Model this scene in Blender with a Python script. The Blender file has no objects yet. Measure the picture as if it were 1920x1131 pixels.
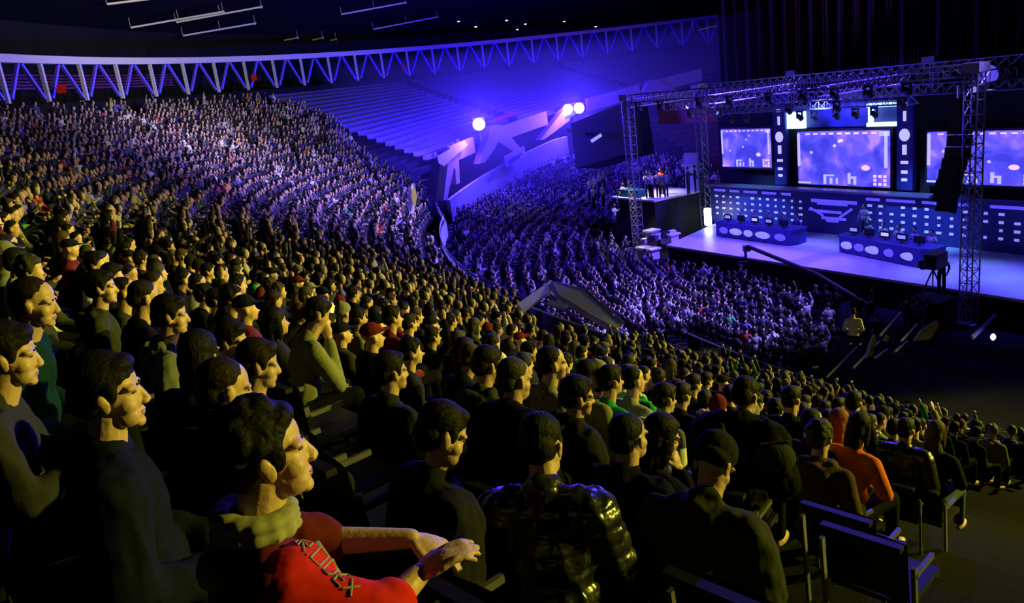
import bpy, math, random
import numpy as np
from mathutils import Vector, Matrix, Quaternion
from mathutils.bvhtree import BVHTree
random.seed(11); rng = np.random.default_rng(5)
sc = bpy.context.scene
COL = sc.collection
PI = math.pi

# ------------------------------------------------------------------ camera
F = 1500.0
CAM = np.array([0, 0, 11.3])
_r = math.radians(7.0)
_p = math.atan((565.5 - 170) * math.cos(_r) / F)
FW = np.array([0, math.cos(_p), -math.sin(_p)])
_rt0 = np.array([1., 0, 0]); _up0 = np.cross(_rt0, FW)
RT = _rt0 * math.cos(_r) - _up0 * math.sin(_r)
UP = _rt0 * math.sin(_r) + _up0 * math.cos(_r)
cd = bpy.data.cameras.new('camera'); cam = bpy.data.objects.new('camera', cd); COL.objects.link(cam)
cd.sensor_width = 36; cd.lens = 36 * F / 1920; cd.clip_start = .05; cd.clip_end = 400
mw = Matrix.Identity(4)
for i in range(3):
    mw[i][0] = RT[i]; mw[i][1] = UP[i]; mw[i][2] = -FW[i]; mw[i][3] = CAM[i]
cam.matrix_world = mw
sc.camera = cam
sc.view_settings.view_transform = 'Standard'; sc.view_settings.look = 'None'
sc.view_settings.exposure = 0; sc.view_settings.gamma = 1; sc.view_settings.use_curve_mapping = False

def ray(x, y): return FW + RT * (x - 960) / F - UP * (y - 565.5) / F
def at(x, y, d): return CAM + ray(x, y) * d
def proj(p):
    p = np.asarray(p) - CAM; z = p @ FW
    return 960 + F * (p @ RT) / z, 565.5 - F * (p @ UP) / z, z
BC = np.array([47.92, 43.91])           # centre of the arena bowl
def on_ring(x, y, rho):
    r = ray(x, y); a = r[0]**2 + r[1]**2; b = -2 * (r[0]*BC[0] + r[1]*BC[1]); c = BC @ BC - rho*rho
    d = (-b + math.sqrt(max(0, b*b - 4*a*c))) / 2 / a
    return CAM + r * d
def pol(th, rho, z=0): t = math.radians(th); return np.array([BC[0] + rho*math.cos(t), BC[1] + rho*math.sin(t), z])
def lerp(a, b, t): return a + (b - a) * t

# ------------------------------------------------------------------ materials
def mat(name, col, rough=.7, metal=0., emit=0., ecol=None, var=.25, scale=6., bump=.15, bscale=30., spec=.5):
    m = bpy.data.materials.new(name); m.use_nodes = True
    n = m.node_tree.nodes; l = m.node_tree.links; b = n['Principled BSDF']
    tc = n.new('ShaderNodeTexCoord'); no = n.new('ShaderNodeTexNoise'); no.inputs['Scale'].default_value = scale
    no.inputs['Detail'].default_value = 4
    l.new(tc.outputs['Object'], no.inputs['Vector'])
    mx = n.new('ShaderNodeMix'); mx.data_type = 'RGBA'
    c0 = tuple(max(0, c * (1 - var)) for c in col); c1 = tuple(min(1, c * (1 + var)) for c in col)
    mx.inputs[6].default_value = (*c0, 1); mx.inputs[7].default_value = (*c1, 1)
    l.new(no.outputs['Fac'], mx.inputs[0]); l.new(mx.outputs[2], b.inputs['Base Color'])
    b.inputs['Roughness'].default_value = rough; b.inputs['Metallic'].default_value = metal
    b.inputs['Specular IOR Level'].default_value = spec
    if bump:
        n2 = n.new('ShaderNodeTexNoise'); n2.inputs['Scale'].default_value = bscale; n2.inputs['Detail'].default_value = 3
        l.new(tc.outputs['Object'], n2.inputs['Vector'])
        bp = n.new('ShaderNodeBump'); bp.inputs['Strength'].default_value = bump; bp.inputs['Distance'].default_value = .02
        l.new(n2.outputs['Fac'], bp.inputs['Height']); l.new(bp.outputs['Normal'], b.inputs['Normal'])
    if emit:
        b.inputs['Emission Color'].default_value = (*(ecol or col), 1); b.inputs['Emission Strength'].default_value = emit
    return m
def hairmat(name, col, wave=60):
    m = mat(name, col, rough=.6, var=.5, scale=25, bump=0, spec=.12)
    n = m.node_tree.nodes; l = m.node_tree.links
    tc = n.new('ShaderNodeTexCoord'); mp = n.new('ShaderNodeMapping'); mp.inputs['Scale'].default_value = (wave*.35, wave, wave*.35)
    no = n.new('ShaderNodeTexNoise'); no.inputs['Scale'].default_value = 1.5; no.inputs['Detail'].default_value = 5; no.inputs['Distortion'].default_value = 1.
    l.new(tc.outputs['Object'], mp.inputs[0]); l.new(mp.outputs[0], no.inputs['Vector'])
    bp = n.new('ShaderNodeBump'); bp.inputs['Strength'].default_value = .8; bp.inputs['Distance'].default_value = .012
    l.new(no.outputs['Fac'], bp.inputs['Height']); l.new(bp.outputs['Normal'], n['Principled BSDF'].inputs['Normal'])
    return m
def clothmat(name, col, rough=.9, spec=.06, fold=.6, fs=7):
    return mat(name, col, rough=rough, var=.2, scale=40, bump=fold, bscale=fs, spec=spec)
def crease(me, amp, sc_=9., bands=0., seed=0):
    from mathutils import noise
    n = len(me.vertices); co = np.empty(n*3); me.vertices.foreach_get('co', co); co = co.reshape(-1, 3); no = np.empty(n*3); me.vertices.foreach_get('normal', no); no = no.reshape(-1, 3)
    d = np.empty(n)
    for i in range(n):
        x, y, z = co[i]; d[i] = 1 - 2*abs(noise.noise((x*sc_+seed, y*sc_, z*sc_*.55))) + .5*noise.noise((x*sc_*2.3, y*sc_*2.3+seed, z*sc_*2))
    d = d*amp
    if bands: d -= bands*np.exp(-((np.mod(co[:, 2]+.15*co[:, 0], .075)-.037)/.011)**2)
    me.vertices.foreach_set('co', (co + no*(d-amp*.4)[:, None]).ravel()); me.update()

MT = {}
MT['skin'] = mat('skin', (.58, .36, .26), rough=.5, var=.12, scale=18, bump=.12, bscale=60)
MT['skin2'] = mat('skin_tan', (.5, .29, .2), rough=.5, var=.12, scale=18, bump=.12, bscale=60)
MT['lip'] = mat('lip_skin', (.42, .17, .14), rough=.45, var=.1, bump=0)
MT['eye'] = mat('eye_surface', (.12, .09, .07), rough=.15, var=.1, bump=0)
MT['black_hair'] = hairmat('black_hair', (.008, .007, .006)); MT['brown_hair'] = hairmat('brown_hair', (.017, .01, .006))
MT['fair_hair'] = hairmat('fair_hair', (.06, .037, .017)); MT['red_hair'] = hairmat('auburn_hair', (.22, .06, .02))
MT['grey_hair'] = hairmat('greying_hair', (.045, .04, .034))
for k, c in dict(black=(.006, .006, .008), navy=(.007, .009, .03), olive=(.035, .038, .02), grey=(.2, .2, .2), green=(.03, .3, .09), teal=(.02, .16, .16),
                 maroon=(.12, .015, .015), white=(.62, .62, .6), red=(.6, .02, .01), orange=(.75, .16, .02), yellow=(.5, .5, .08), brown=(.08, .05, .03), jeans=(.05, .075, .12),
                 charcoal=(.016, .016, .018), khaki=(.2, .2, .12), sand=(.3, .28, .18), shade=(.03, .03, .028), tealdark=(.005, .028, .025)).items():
    MT[k] = clothmat(k + '_cloth', c)
MT['leather'] = mat('glossy_black_jacket', (.012, .012, .013), rough=.28, var=.2, bump=.9, bscale=9, spec=.8)
MT['plastic'] = mat('dark_seat_plastic', (.006, .006, .01), rough=.5, bump=.05)
MT['frame'] = mat('seat_frame_steel', (.22, .21, .19), rough=.4, metal=.6, bump=.05)
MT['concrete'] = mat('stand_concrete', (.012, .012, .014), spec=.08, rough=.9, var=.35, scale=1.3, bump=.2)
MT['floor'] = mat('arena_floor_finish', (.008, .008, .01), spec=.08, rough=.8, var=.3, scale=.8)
MT['wallgrey'] = mat('painted_concrete_wall', (.42, .4, .4), rough=.85, var=.15, scale=.6, bump=.1)
MT['wallpink'] = mat('concrete_support_finish', (.5, .4, .4), rough=.85, var=.12, scale=1.2, bump=.1)
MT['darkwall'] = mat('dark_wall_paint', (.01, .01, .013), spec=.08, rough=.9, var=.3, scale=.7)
MT['panelgrey'] = mat('grey_parapet_panel', (.24, .24, .26), rough=.7, var=.12, scale=1.5)
MT['beam'] = mat('cream_beam_paint', (.62, .58, .5), rough=.7, var=.1)
MT['post'] = mat('grey_post_paint', (.6, .6, .64), rough=.6, var=.1)
MT['brace'] = mat('violet_lit_brace', (.16, .11, .9), rough=.6, var=.08)  # violet light on the braces is put into this colour
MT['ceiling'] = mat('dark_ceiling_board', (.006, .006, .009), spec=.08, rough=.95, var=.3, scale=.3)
MT['batten'] = mat('cream_conduit_paint', (.7, .68, .5), rough=.5, var=.1)
MT['bench'] = mat('pale_bench_plastic', (.26, .26, .32), rough=.5, var=.15, scale=2, bump=.1)
MT['benchback'] = mat('shaded_bench_back', (.06, .06, .09), rough=.6, bump=0)  # darkened so the shaded gaps between bench rows read as stripes
MT['alu'] = mat('truss_aluminium', (.3, .3, .36), rough=.35, metal=.7, var=.1)
MT['blackm'] = mat('black_equipment', (.01, .01, .012), rough=.5, var=.2)
MT['deck'] = mat('pale_stage_vinyl', (.55, .55, .6), rough=.35, var=.06, scale=.8, bump=.02)
MT['skirt'] = mat('black_stage_skirt', (.01, .01, .012), rough=.9)
MT['drape'] = mat('black_drape', (.012, .01, .014), rough=.95)
MT['backwall'] = mat('navy_stage_board', (.03, .03, .2), rough=.5, var=.15, scale=1)
MT['lampglass'] = mat('floodlight_lens', (.9, .85, 1), emit=70, ecol=(.75, .6, 1.), bump=0)
MT['whitelit'] = mat('white_lamp_face', (.9, .9, .95), emit=8, ecol=(.85, .9, 1.), bump=0)
MT['lilaclit'] = mat('lilac_lamp_face', (.6, .6, .95), emit=.75, ecol=(.3, .3, 1.), bump=0)
MT['bluelit'] = mat('blue_led_face', (.2, .2, .9), emit=.8, ecol=(.12, .08, 1.), bump=0)
MT['cyanlit'] = mat('cyan_led_face', (.6, .9, 1), emit=3, ecol=(.4, .8, 1.), bump=0)
MT['signwhite'] = mat('white_sign_board', (.8, .78, .82), rough=.6, var=.05, bump=0)
MT['signmark'] = mat('sign_lettering', (.1, .08, .3), rough=.6, var=.05, bump=0)

def redlit_curtain():
    m = mat('red_lit_curtain_tint', (.03, .003, .004), rough=.95, bump=0)  # red light on the dark curtain is put into its colour
    n = m.node_tree.nodes; l = m.node_tree.links
    tc = n.new('ShaderNodeTexCoord'); wv = n.new('ShaderNodeTexWave'); wv.bands_direction = 'X'; wv.inputs['Scale'].default_value = 1.6
    wv.inputs['Distortion'].default_value = 1.5
    l.new(tc.outputs['Object'], wv.inputs['Vector'])
    bp = n.new('ShaderNodeBump'); bp.inputs['Distance'].default_value = .3; l.new(wv.outputs['Fac'], bp.inputs['Height'])
    l.new(bp.outputs['Normal'], n['Principled BSDF'].inputs['Normal'])
    return m
MT['curtain'] = redlit_curtain()

def attrmat():
    m = bpy.data.materials.new('crowd_cloth_and_skin'); m.use_nodes = True
    n = m.node_tree.nodes; l = m.node_tree.links; b = n['Principled BSDF']
    a = n.new('ShaderNodeAttribute'); a.attribute_name = 'Col'
    l.new(a.outputs['Color'], b.inputs['Base Color']); b.inputs['Roughness'].default_value = .65
    return m
MT['crowd'] = attrmat()
MT['redboard'] = mat('dull_red_board', (.3, .06, .05), rough=.8, bump=0); MT['maroonseat'] = mat('maroon_seat_plastic', (.12, .03, .05), rough=.5, bump=.05)

# ------------------------------------------------------------------ mesh building
class M:
    def __init__(s): s.v = []; s.f = []; s.n = 0
    def add(s, v, f):
        s.v.append(np.asarray(v, float).reshape(-1, 3)); s.f += [tuple(i + s.n for i in q) for q in f]; s.n += len(s.v[-1]); return s
    def box(s, c, size, rz=0, mtx=None):
        v = np.array([[x, y, z] for x in (-.5, .5) for y in (-.5, .5) for z in (-.5, .5)]) * np.array(size)
        if mtx is not None: v = v @ np.asarray(mtx).T
        elif rz: k, q = math.cos(rz), math.sin(rz); v = v @ np.array([[k, q, 0], [-q, k, 0], [0, 0, 1]])
        return s.add(v + np.array(c), [(0, 1, 3, 2), (4, 6, 7, 5), (0, 4, 5, 1), (2, 3, 7, 6), (0, 2, 6, 4), (1, 5, 7, 3)])
    def ell(s, c, r, rot=None, nu=12, nv=8):
        v = [[0, 0, 1]]
        for i in range(1, nv):
            a = PI * i / nv
            for j in range(nu): t = 2*PI*j/nu; v.append([math.sin(a)*math.cos(t), math.sin(a)*math.sin(t), math.cos(a)])
        v.append([0, 0, -1]); v = np.array(v) * np.array(r)
        if rot is not None: v = v @ np.asarray(rot).T
        f = []
        for j in range(nu): f.append((0, 1+j, 1+(j+1) % nu))
        for i in range(nv-2):
            for j in range(nu): a = 1+i*nu+j; b = 1+i*nu+(j+1) % nu; f.append((a, a+nu, b+nu, b))
        L = len(v)-1; o = 1+(nv-2)*nu
        for j in range(nu): f.append((o+j, L, o+(j+1) % nu))
        return s.add(v + np.array(c), f)
    def cap(s, p0, p1, r0, r1=None, n=10, round_=True):
        r1 = r0 if r1 is None else r1
        p0 = np.array(p0, float); p1 = np.array(p1, float); d = p1-p0; L = np.linalg.norm(d) or 1e-6; d = d/L
        u = np.cross(d, [0, 0, 1] if abs(d[2]) < .9 else [1, 0, 0]); u /= np.linalg.norm(u); w = np.cross(d, u)
        rings = []
        if round_:
            for a in (-70, -35): rings.append((p0 + d*r0*math.sin(math.radians(a)), r0*math.cos(math.radians(a))))
        rings += [(p0, r0), (p1, r1)]
        if round_:
            for a in (35, 70): rings.append((p1 + d*r1*math.sin(math.radians(a)), r1*math.cos(math.radians(a))))
        v = []
        for c, r in rings:
            for j in range(n): t = 2*PI*j/n; v.append(c + (u*math.cos(t)+w*math.sin(t))*r)
        f = []
        for i in range(len(rings)-1):
            for j in range(n): a = i*n+j; b = i*n+(j+1) % n; f.append((a, b, b+n, a+n))
        f.append(tuple(range(n-1, -1, -1))); f.append(tuple((len(rings)-1)*n+j for j in range(n)))
        return s.add(v, f)
    def bar(s, p0, p1, w, h=None):
        h = h or w; p0 = np.array(p0, float); p1 = np.array(p1, float); d = p1-p0; L = np.linalg.norm(d); d /= L
        u = np.cross(d, [0, 0, 1] if abs(d[2]) < .95 else [1, 0, 0]); u /= np.linalg.norm(u); q = np.cross(u, d)
        return s.box((p0+p1)/2, (L, w, h), mtx=np.column_stack([d, u, q]))
    def path(s, pts, r, n=6):
        for a, b in zip(pts[:-1], pts[1:]): s.cap(a, b, r, r, n, False)
        return s
    def prism(s, poly, ext):
        poly = np.array(poly, float); ext = np.array(ext, float); n = len(poly)
        v = np.vstack([poly - ext/2, poly + ext/2])
        f = [tuple(range(n-1, -1, -1)), tuple(range(n, 2*n))] + [(i, (i+1) % n, n+(i+1) % n, n+i) for i in range(n)]
        return s.add(v, f)
    def grid(s, P):      # P: rows x cols x 3
        P = np.asarray(P); r, c = P.shape[:2]
        return s.add(P.reshape(-1, 3), [(i*c+j, i*c+j+1, (i+1)*c+j+1, (i+1)*c+j) for i in range(r-1) for j in range(c-1)])
    def mesh(s, name, smooth=False):
        me = bpy.data.meshes.new(name); me.from_pydata(np.vstack(s.v).tolist(), [], s.f)
        if smooth: me.polygons.foreach_set('use_smooth', [True]*len(me.polygons))
        me.update(); return me
def offset(m, o):
    m.v = [a - np.array(o) for a in m.v]; return m
def link(name, me, material=None, parent=None):
    o = bpy.data.objects.new(name, me); COL.objects.link(o)
    if material is not None: me.materials.clear(); me.materials.append(material)
    if parent is not None: o.parent = parent
    return o
def build(m, name, material, parent=None, smooth=False):
    """world-space M; parent is an unrotated Empty"""
    if parent is not None: offset(m, parent.location)
    return link(name, m.mesh(name, smooth), material, parent)
def solo(m, name, material, label, cat, group=None, smooth=False):
    P = np.vstack(m.v); c = np.array([P[:, 0].mean(), P[:, 1].mean(), P[:, 2].min()]); offset(m, c)
    o = link(name, m.mesh(name, smooth), material); o.location = c; return tag(o, label, cat, group)
def tag(o, label, cat, group=None):
    o['label'] = label; o['category'] = cat
    if group: o['group'] = group
    return o
def thing(name, loc, label, cat, group=None, rz=0):
    o = bpy.data.objects.new(name, None); COL.objects.link(o); o.location = loc; o.rotation_euler = (0, 0, rz)
    o.empty_display_size = .2
    return tag(o, label, cat, group)
def struct(m, name, material, parent=None, smooth=False):
    o = build(m, name, material, parent, smooth)
    if parent is None: o['kind'] = 'structure'
    return o
def remesh(m, vox, it=2, fac=.5):
    o = link('tmp', m.mesh('tmp'))
    r = o.modifiers.new('r', 'REMESH'); r.mode = 'VOXEL'; r.voxel_size = vox; r.use_smooth_shade = True
    if it:
        k = o.modifiers.new('s', 'SMOOTH'); k.factor = fac; k.iterations = it
    dg = bpy.context.evaluated_depsgraph_get()
    me = bpy.data.meshes.new_from_object(o.evaluated_get(dg))
    bpy.data.objects.remove(o)
    me.polygons.foreach_set('use_smooth', [True]*len(me.polygons))
    return me

# ------------------------------------------------------------------ people
def rotm(axis, a): return np.array(Matrix.Rotation(a, 3, axis))
def xf(m, R, t, about=(0, 0, 0)):
    m.v = [(a - np.array(about)) @ R.T + np.array(about) + np.array(t) for a in m.v]; return m

def head_parts(fine):
    h = M(); N = (16, 12) if fine else (10, 7)
    e = lambda c, r, rot=None: h.ell(c, r, rot, *N)
    e((-.018, 0, .038), (.097, .077, .083)); e((.02, 0, -.022), (.066, .063, .085)); e((.024, 0, -.072), (.05, .052, .042))
    e((.068, 0, -.098), (.02, .025, .018))
    if fine:
        h.cap((.078, 0, .012), (.0995, 0, -.028), .0095, .0125, 8); e((.094, .011, -.034), (.012, .009, .009)); e((.094, -.011, -.034), (.012, .009, .009))
        for s in (-1, 1):
            e((.062, s*.03, .022), (.02, .036, .012)); e((.045, s*.04, -.032), (.032, .026, .03)); e((.04, s*.034, -.07), (.04, .026, .034))
            e((-.008, s*.079, -.012), (.02, .009, .032), rotm('Y', -.25)); e((-.015, s*.086, .002), (.016, .006, .018))
        e((.066, 0, -.066), (.021, .03, .024)); e((.077, 0, -.06), (.013, .024, .007)); e((.076, 0, -.073), (.012, .02, .007))
    else:
        e((.1, 0, -.028), (.016, .014, .018))
        for s in (-1, 1): e((-.01, s*.078, -.01), (.022, .012, .032))
        e((.07, 0, -.066), (.022, .03, .018))
    return h
HAIRS = ('short', 'curly', 'long', 'crop', 'beanie', 'hood', 'cap')
def hair_parts(style, fine, rs):
    h = M(); N = (16, 12) if fine else (10, 7); e = lambda c, r, rot=None: h.ell(c, r, rot, *N)
    if style == 'crop':
        e((-.03, 0, .05), (.094, .081, .08)); e((-.06, 0, -.01), (.062, .072, .06))
    elif style == 'short':
        e((-.025, 0, .058), (.1, .084, .083)); e((-.06, 0, 0), (.066, .078, .075)); e((.034, 0, .094), (.045, .062, .03))
        for s in (-1, 1): e((.012, s*.071, .02), (.022, .013, .035))
    elif style == 'curly':
        e((-.028, 0, .058), (.098, .086, .084)); e((-.06, 0, 0), (.07, .08, .08)); e((.038, 0, .088), (.038, .06, .028))
        for s in (-1, 1): e((.015, s*.071, .015), (.024, .014, .04))
        for i in range(90):
            a = rs.uniform(0, 2*PI); b = rs.uniform(-.35, 1.3); d = np.array([math.cos(b)*math.cos(a), math.cos(b)*math.sin(a), math.sin(b)])
            if d[0] > .45: continue
            e(np.array([-.03, 0, .045]) + d*np.array([.1, .085, .092]), np.array([.02, .018, .018])*rs.uniform(.6, 1.1))
    elif style == 'long':
        e((-.025, 0, .055), (.102, .088, .088)); e((-.06, 0, -.02), (.07, .088, .11)); e((-.075, 0, -.12), (.05, .085, .12))
        for s in (-1, 1): e((.0, s*.078, -.05), (.035, .018, .11))
        e((.05, .02, .08), (.04, .06, .03))
    elif style == 'beanie':
        e((-.02, 0, .06), (.107, .09, .09)); e((-.04, 0, .02), (.095, .089, .05)); h.cap((-.045, 0, .145), (-.06, 0, .16), .02, .015)
    elif style == 'cap':
        e((-.02, 0, .062), (.105, .087, .075)); h.box((.12, 0, .05), (.09, .12, .012))
    elif style == 'hood':
        e((-.04, 0, .04), (.12, .105, .115)); e((-.06, 0, -.06), (.09, .105, .1)); e((-.07, 0, -.14), (.09, .12, .06))
    return h
ARMS = dict(lap=((-.02, .27, .7), (.27, .12, .6)), clap=((.1, .27, .74), (.34, .035, .93)), up=((.1, .3, 1.2), (.12, .2, 1.48)),
            chin=((.24, .13, .72), (.13, .05, 1.06)), cross=((.1, .25, .74), (.22, -.06, .76)), knee=((.15, .24, .72), (.4, .1, .66)), hang=((-.05, .29, .72), (.1, .27, .5)))
def hand(m, wrist, d, curl, side, fine, palmn=None):
    d = np.array(d, float); d /= np.linalg.norm(d)
    up = np.array([0, 0, 1.]) if palmn is None else np.array(palmn, float)
    u = np.cross(up, d); nn = np.linalg.norm(u); u = u/nn if nn > 1e-3 else np.array([0, 1., 0]); w = np.cross(d, u)   # w = back of hand
    R = np.column_stack([d, u, w]); c = np.array(wrist) + d*.045
    if not fine:
        m.ell(np.array(wrist)+d*.07, (.075, .042, .022), R, 8, 6); m.cap(wrist+d*.03, wrist+d*.08+u*side*.05, .013, .011, 6); return
    m.ell(c, (.052, .041, .017), R, 12, 8)
    for i, L in enumerate((.07, .08, .075, .058)):
        k = (i-1.5)*.021*side*-1; b = np.array(wrist) + d*.085 + u*k
        a = curl*(.55 + .12*i); d1 = d*math.cos(a)-w*math.sin(a); p1 = b + d1*L*.5
        a2 = a + curl*.9; d2 = d*math.cos(a2)-w*math.sin(a2); p2 = p1 + d2*L*.42
        m.cap(b - d*.03, b, .0105, .0098, 8); m.cap(b, p1, .0098, .009, 8); m.cap(p1, p2, .009, .0075, 8)
    t0 = np.array(wrist)+d*.02+u*side*.028; t1 = t0 + d*.035+u*side*.028-w*.012; t2 = t1+d*.032+u*side*.004-w*.012
    m.cap(t0, t1, .014, .012, 8); m.cap(t1, t2, .0115, .009, 8)

def make_figure(arms=('lap', 'lap'), lean=.08, hyaw=0., hpitch=0., hroll=0., hair='short', vox=.014, hoodie=False, seed=0,
                stand=False, custom=None, puffy=0., sleeve=1., legs=True, handdir=None, curl=.8):
    """meshes of one person: body, top, trousers, hair (local: +X faces forward, z=0 the feet)"""
    rs = random.Random(seed); fine = vox < .01; N = (14, 10) if fine else (10, 7)
    body = M(); top = M(); tr = M()
    hp = np.array([0, 0, .5 if not stand else .95])     # hip
    dz = hp[2]-.5; Rl = rotm('Y', lean)
    U = lambda p: (np.array(p, float)+[0, 0, dz]-hp) @ Rl.T + hp
    g = .012 + puffy
    for T, k in ((body, 0.), (top, g)):
        T.ell(U((-.005, 0, .86)), (.115+k, .165+k, .19+k), Rl, *N); T.ell(U((.015, 0, .65)), (.125+k, .15+k, .19), Rl, *N)
        T.cap(U((-.01, -.145, .985)), U((-.01, .145, .985)), .06+k, .06+k, N[0]); T.ell(U((-.02, 0, 1.0)), (.075+k, .13+k, .07), Rl, *N)
        T.ell(U((0, 0, .52)), (.14+k, .175+k, .11), Rl, *N)
    hc = U((.035, 0, 1.235))
    body.cap(U((-.02, 0, 1.0)), hc+np.array([-.02, 0, -.06]), .062, .055, N[0])
    top.cap(U((-.03, 0, 1.02)), U((-.018, 0, 1.062)), .08+puffy*.5, .07+puffy*.4, N[0])
    if hoodie:
        for i in range(9):
            a = PI*(.35+1.3*i/8); c = U((-.035, 0, 1.06))
            top.ell(c+np.array([math.cos(a)*.085, math.sin(a)*.105, .01*math.sin(i)-.02*abs(math.cos(a))]), (.045, .045, .035), None, 8, 6)
        top.ell(U((-.115, 0, 1.0)), (.06, .12, .09), Rl, *N)
    for i, s in enumerate((-1, 1)):      # s=-1 right arm, +1 left arm
        sh = U((-.01, s*.185, .975))
        if custom and custom[i] is not None: el, wr = (np.array(q, float) for q in custom[i])
        else:
            el, wr = ARMS[arms[i]]; el = U((el[0], s*el[1], el[2])); wr = U((wr[0], s*wr[1], wr[2]))
        body.cap(sh, el, .047, .04, 10); body.cap(el, wr, .04, .027, 10)
        top.cap(sh, el, .062+g, .05+g, 12); we = lerp(el, wr, .93*sleeve)
        if sleeve > .2: top.cap(el, we, .05+g, .036+g*.8, 12)
        hd = (wr-el) if handdir is None else np.array(handdir[i], float)
        hand(body, wr, hd, curl, s*-1, fine)
    for s in (-1, 1):
        if stand: kn = np.array([.03, s*.11, .5]); an = np.array([0, s*.12, .08]); h0 = np.array([0, s*.09, .92])
        else: kn = np.array([.42, s*.14, .52]); an = np.array([.44, s*.14, .1]); h0 = np.array([.02, s*.095, .5])
        body.cap(h0, kn, .078, .055, 10); body.cap(kn, an, .05, .038, 10); body.ell(an+np.array([.06, 0, -.05]), (.12, .045, .045))
        tr.cap(h0, kn, .096, .07, 12); tr.cap(kn, an+np.array([0, 0, .02]), .068, .055, 12)
    tr.ell(hp + np.array([0, 0, 0]), (.155, .185, .1), None, *N)
    Rh = Rl @ rotm('Z', hyaw) @ rotm('Y', hpitch) @ rotm('X', hroll)
    H = head_parts(fine); xf(H, Rh, hc); body.add(np.vstack(H.v), H.f)
    hr = hair_parts(hair, fine, rs); xf(hr, Rh, hc)
    out = dict(hc=hc, Rh=Rh)
    out['body'] = remesh(body, vox, 2 if fine else 1); out['top'] = remesh(top, max(vox*1.3, .01), 3); out['trousers'] = remesh(tr, max(vox*1.6, .014), 2)
    if fine: crease(out['top'], .012 if puffy < .03 else .015, 8., .008*(seed == 7950), seed % 17)
    out['hair'] = remesh(hr, vox, 1, .4)
    if fine:
        ey = M(); br = M(); lp = M()
        for s in (-1, 1):
            ey.ell((.0708, s*.031, .006), (.0085, .0125, .0048), None, 10, 8); br.cap((.0815, s*.014, .025), (.069, s*.048, .027), .0042, .003, 6)
        lp.ell((.0835, 0, -.062), (.0065, .022, .0042), None, 12, 8); lp.ell((.0825, 0, -.0705), (.0065, .019, .005), None, 12, 8)
        for k, m_ in (('eyes', ey), ('eyebrows', br), ('lips', lp)): xf(m_, Rh, hc); out[k] = m_.mesh(k, True)
    return out
def place_person(fig, root_loc, yaw, label, mats, group=None, scale=1.):
    t = thing('person', root_loc, label, 'person', group, yaw); t.scale = (scale,)*3
    nm = dict(body='body', top='jacket', trousers='trousers', hair=mats.get('hairname', 'hair'), eyes='eyes', eyebrows='eyebrows', lips='lips')
    mm = dict(body=mats.get('skin', MT['skin']), top=mats['top'], trousers=mats.get('trousers', MT['black']), hair=mats['hair'], eyes=MT['eye'], eyebrows=MT['brown_hair'], lips=MT['lip'])
    for k in nm:
        if k not in fig: continue
        me = fig[k]; o = bpy.data.objects.new(nm[k], me); COL.objects.link(o); o.parent = t
        if not me.materials: me.materials.append(mm[k])
        o.material_slots[0].link = 'OBJECT'; o.material_slots[0].material = mm[k]
    return t
def Rz(a): return np.array([[math.cos(a), -math.sin(a), 0], [math.sin(a), math.cos(a), 0], [0, 0, 1]])
# --------------------------------------------------------------- PART2
# ------------------------------------------------------------------ the bowl
def base(r): return 9.64 + .439*(r-65)
RIN = ([100, 157, 169, 177, 196, 204, 208, 212, 216, 262], [57, 57, 53.6, 51.7, 51.5, 49.2, 47.3, 45, 44.4, 44.4])
def rin(th): return float(np.interp(th, *RIN))
def zt(r, th):
    if th >= 157: return base(r)
    zi = base(57) + (157-th)*.09; zo = base(72) + (157-th)*.012
    return lerp(zi, zo, (r-57)/15)
ROWS = [44.6 + .8*k for k in range(35)]
DTH = 1.25
TH = np.arange(98, 262, DTH)
m = M()
for k, r in enumerate(ROWS):
    for t in TH:
        t1 = t + DTH
        if r < rin(t+.5*DTH): continue
        z = zt(r, t+.5*DTH); zn = zt(r+.8, t+.5*DTH)
        A, B, C_, D = pol(t, r-.1, z), pol(t1, r-.1, z), pol(t1, r+.7, z), pol(t, r+.7, z)
        E_, G = pol(t1, r+.7, zn), pol(t, r+.7, zn)
        m.add([A, B, C_, D, E_, G], [(0, 1, 2, 3), (3, 2, 4, 5)])
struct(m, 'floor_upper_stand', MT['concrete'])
# front parapet of the upper stand with what carries it
m = M(); rail = M(); fas = M()
for t in np.arange(173, 260, 1.0):
    a0, a1 = rin(t)-.35, rin(t+1)-.35
    z0, z1 = zt(a0, t), zt(a1, t+1)
    for M_, zb, zc, th_ in ((m, -.1, .75, .12),):
        P = [pol(t, a0, z0+zb), pol(t+1, a1, z1+zb), pol(t+1, a1, z1+zc), pol(t, a0, z0+zc)]
        Q = [pol(t, a0-th_, z0+zb), pol(t+1, a1-th_, z1+zb), pol(t+1, a1-th_, z1+zc), pol(t, a0-th_, z0+zc)]
        M_.add(P+Q, [(0, 1, 2, 3), (7, 6, 5, 4), (3, 2, 6, 7), (1, 0, 4, 5)])
    fas.add([pol(t, a0+.3, z0), pol(t+1, a1+.3, z1), pol(t+1, a1+.3, 0), pol(t, a0+.3, 0)], [(0, 1, 2, 3)])
    for h in (.98, 1.12): rail.cap(pol(t, a0, z0+h), pol(t+1, a1, z1+h), .022, .022, 6, False)
    rail.cap(pol(t, a0, z0+.7), pol(t, a0, z0+1.12), .018, .018, 6, False)
struct(m, 'trim_parapet_near', MT['panelgrey'])
o = solo(rail, 'handrail', MT['alu'], 'thin double metal handrail curving along the parapet of the crowded upper stand', 'handrail')
struct(fas, 'wall_under_near_stand', MT['darkwall'])
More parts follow.
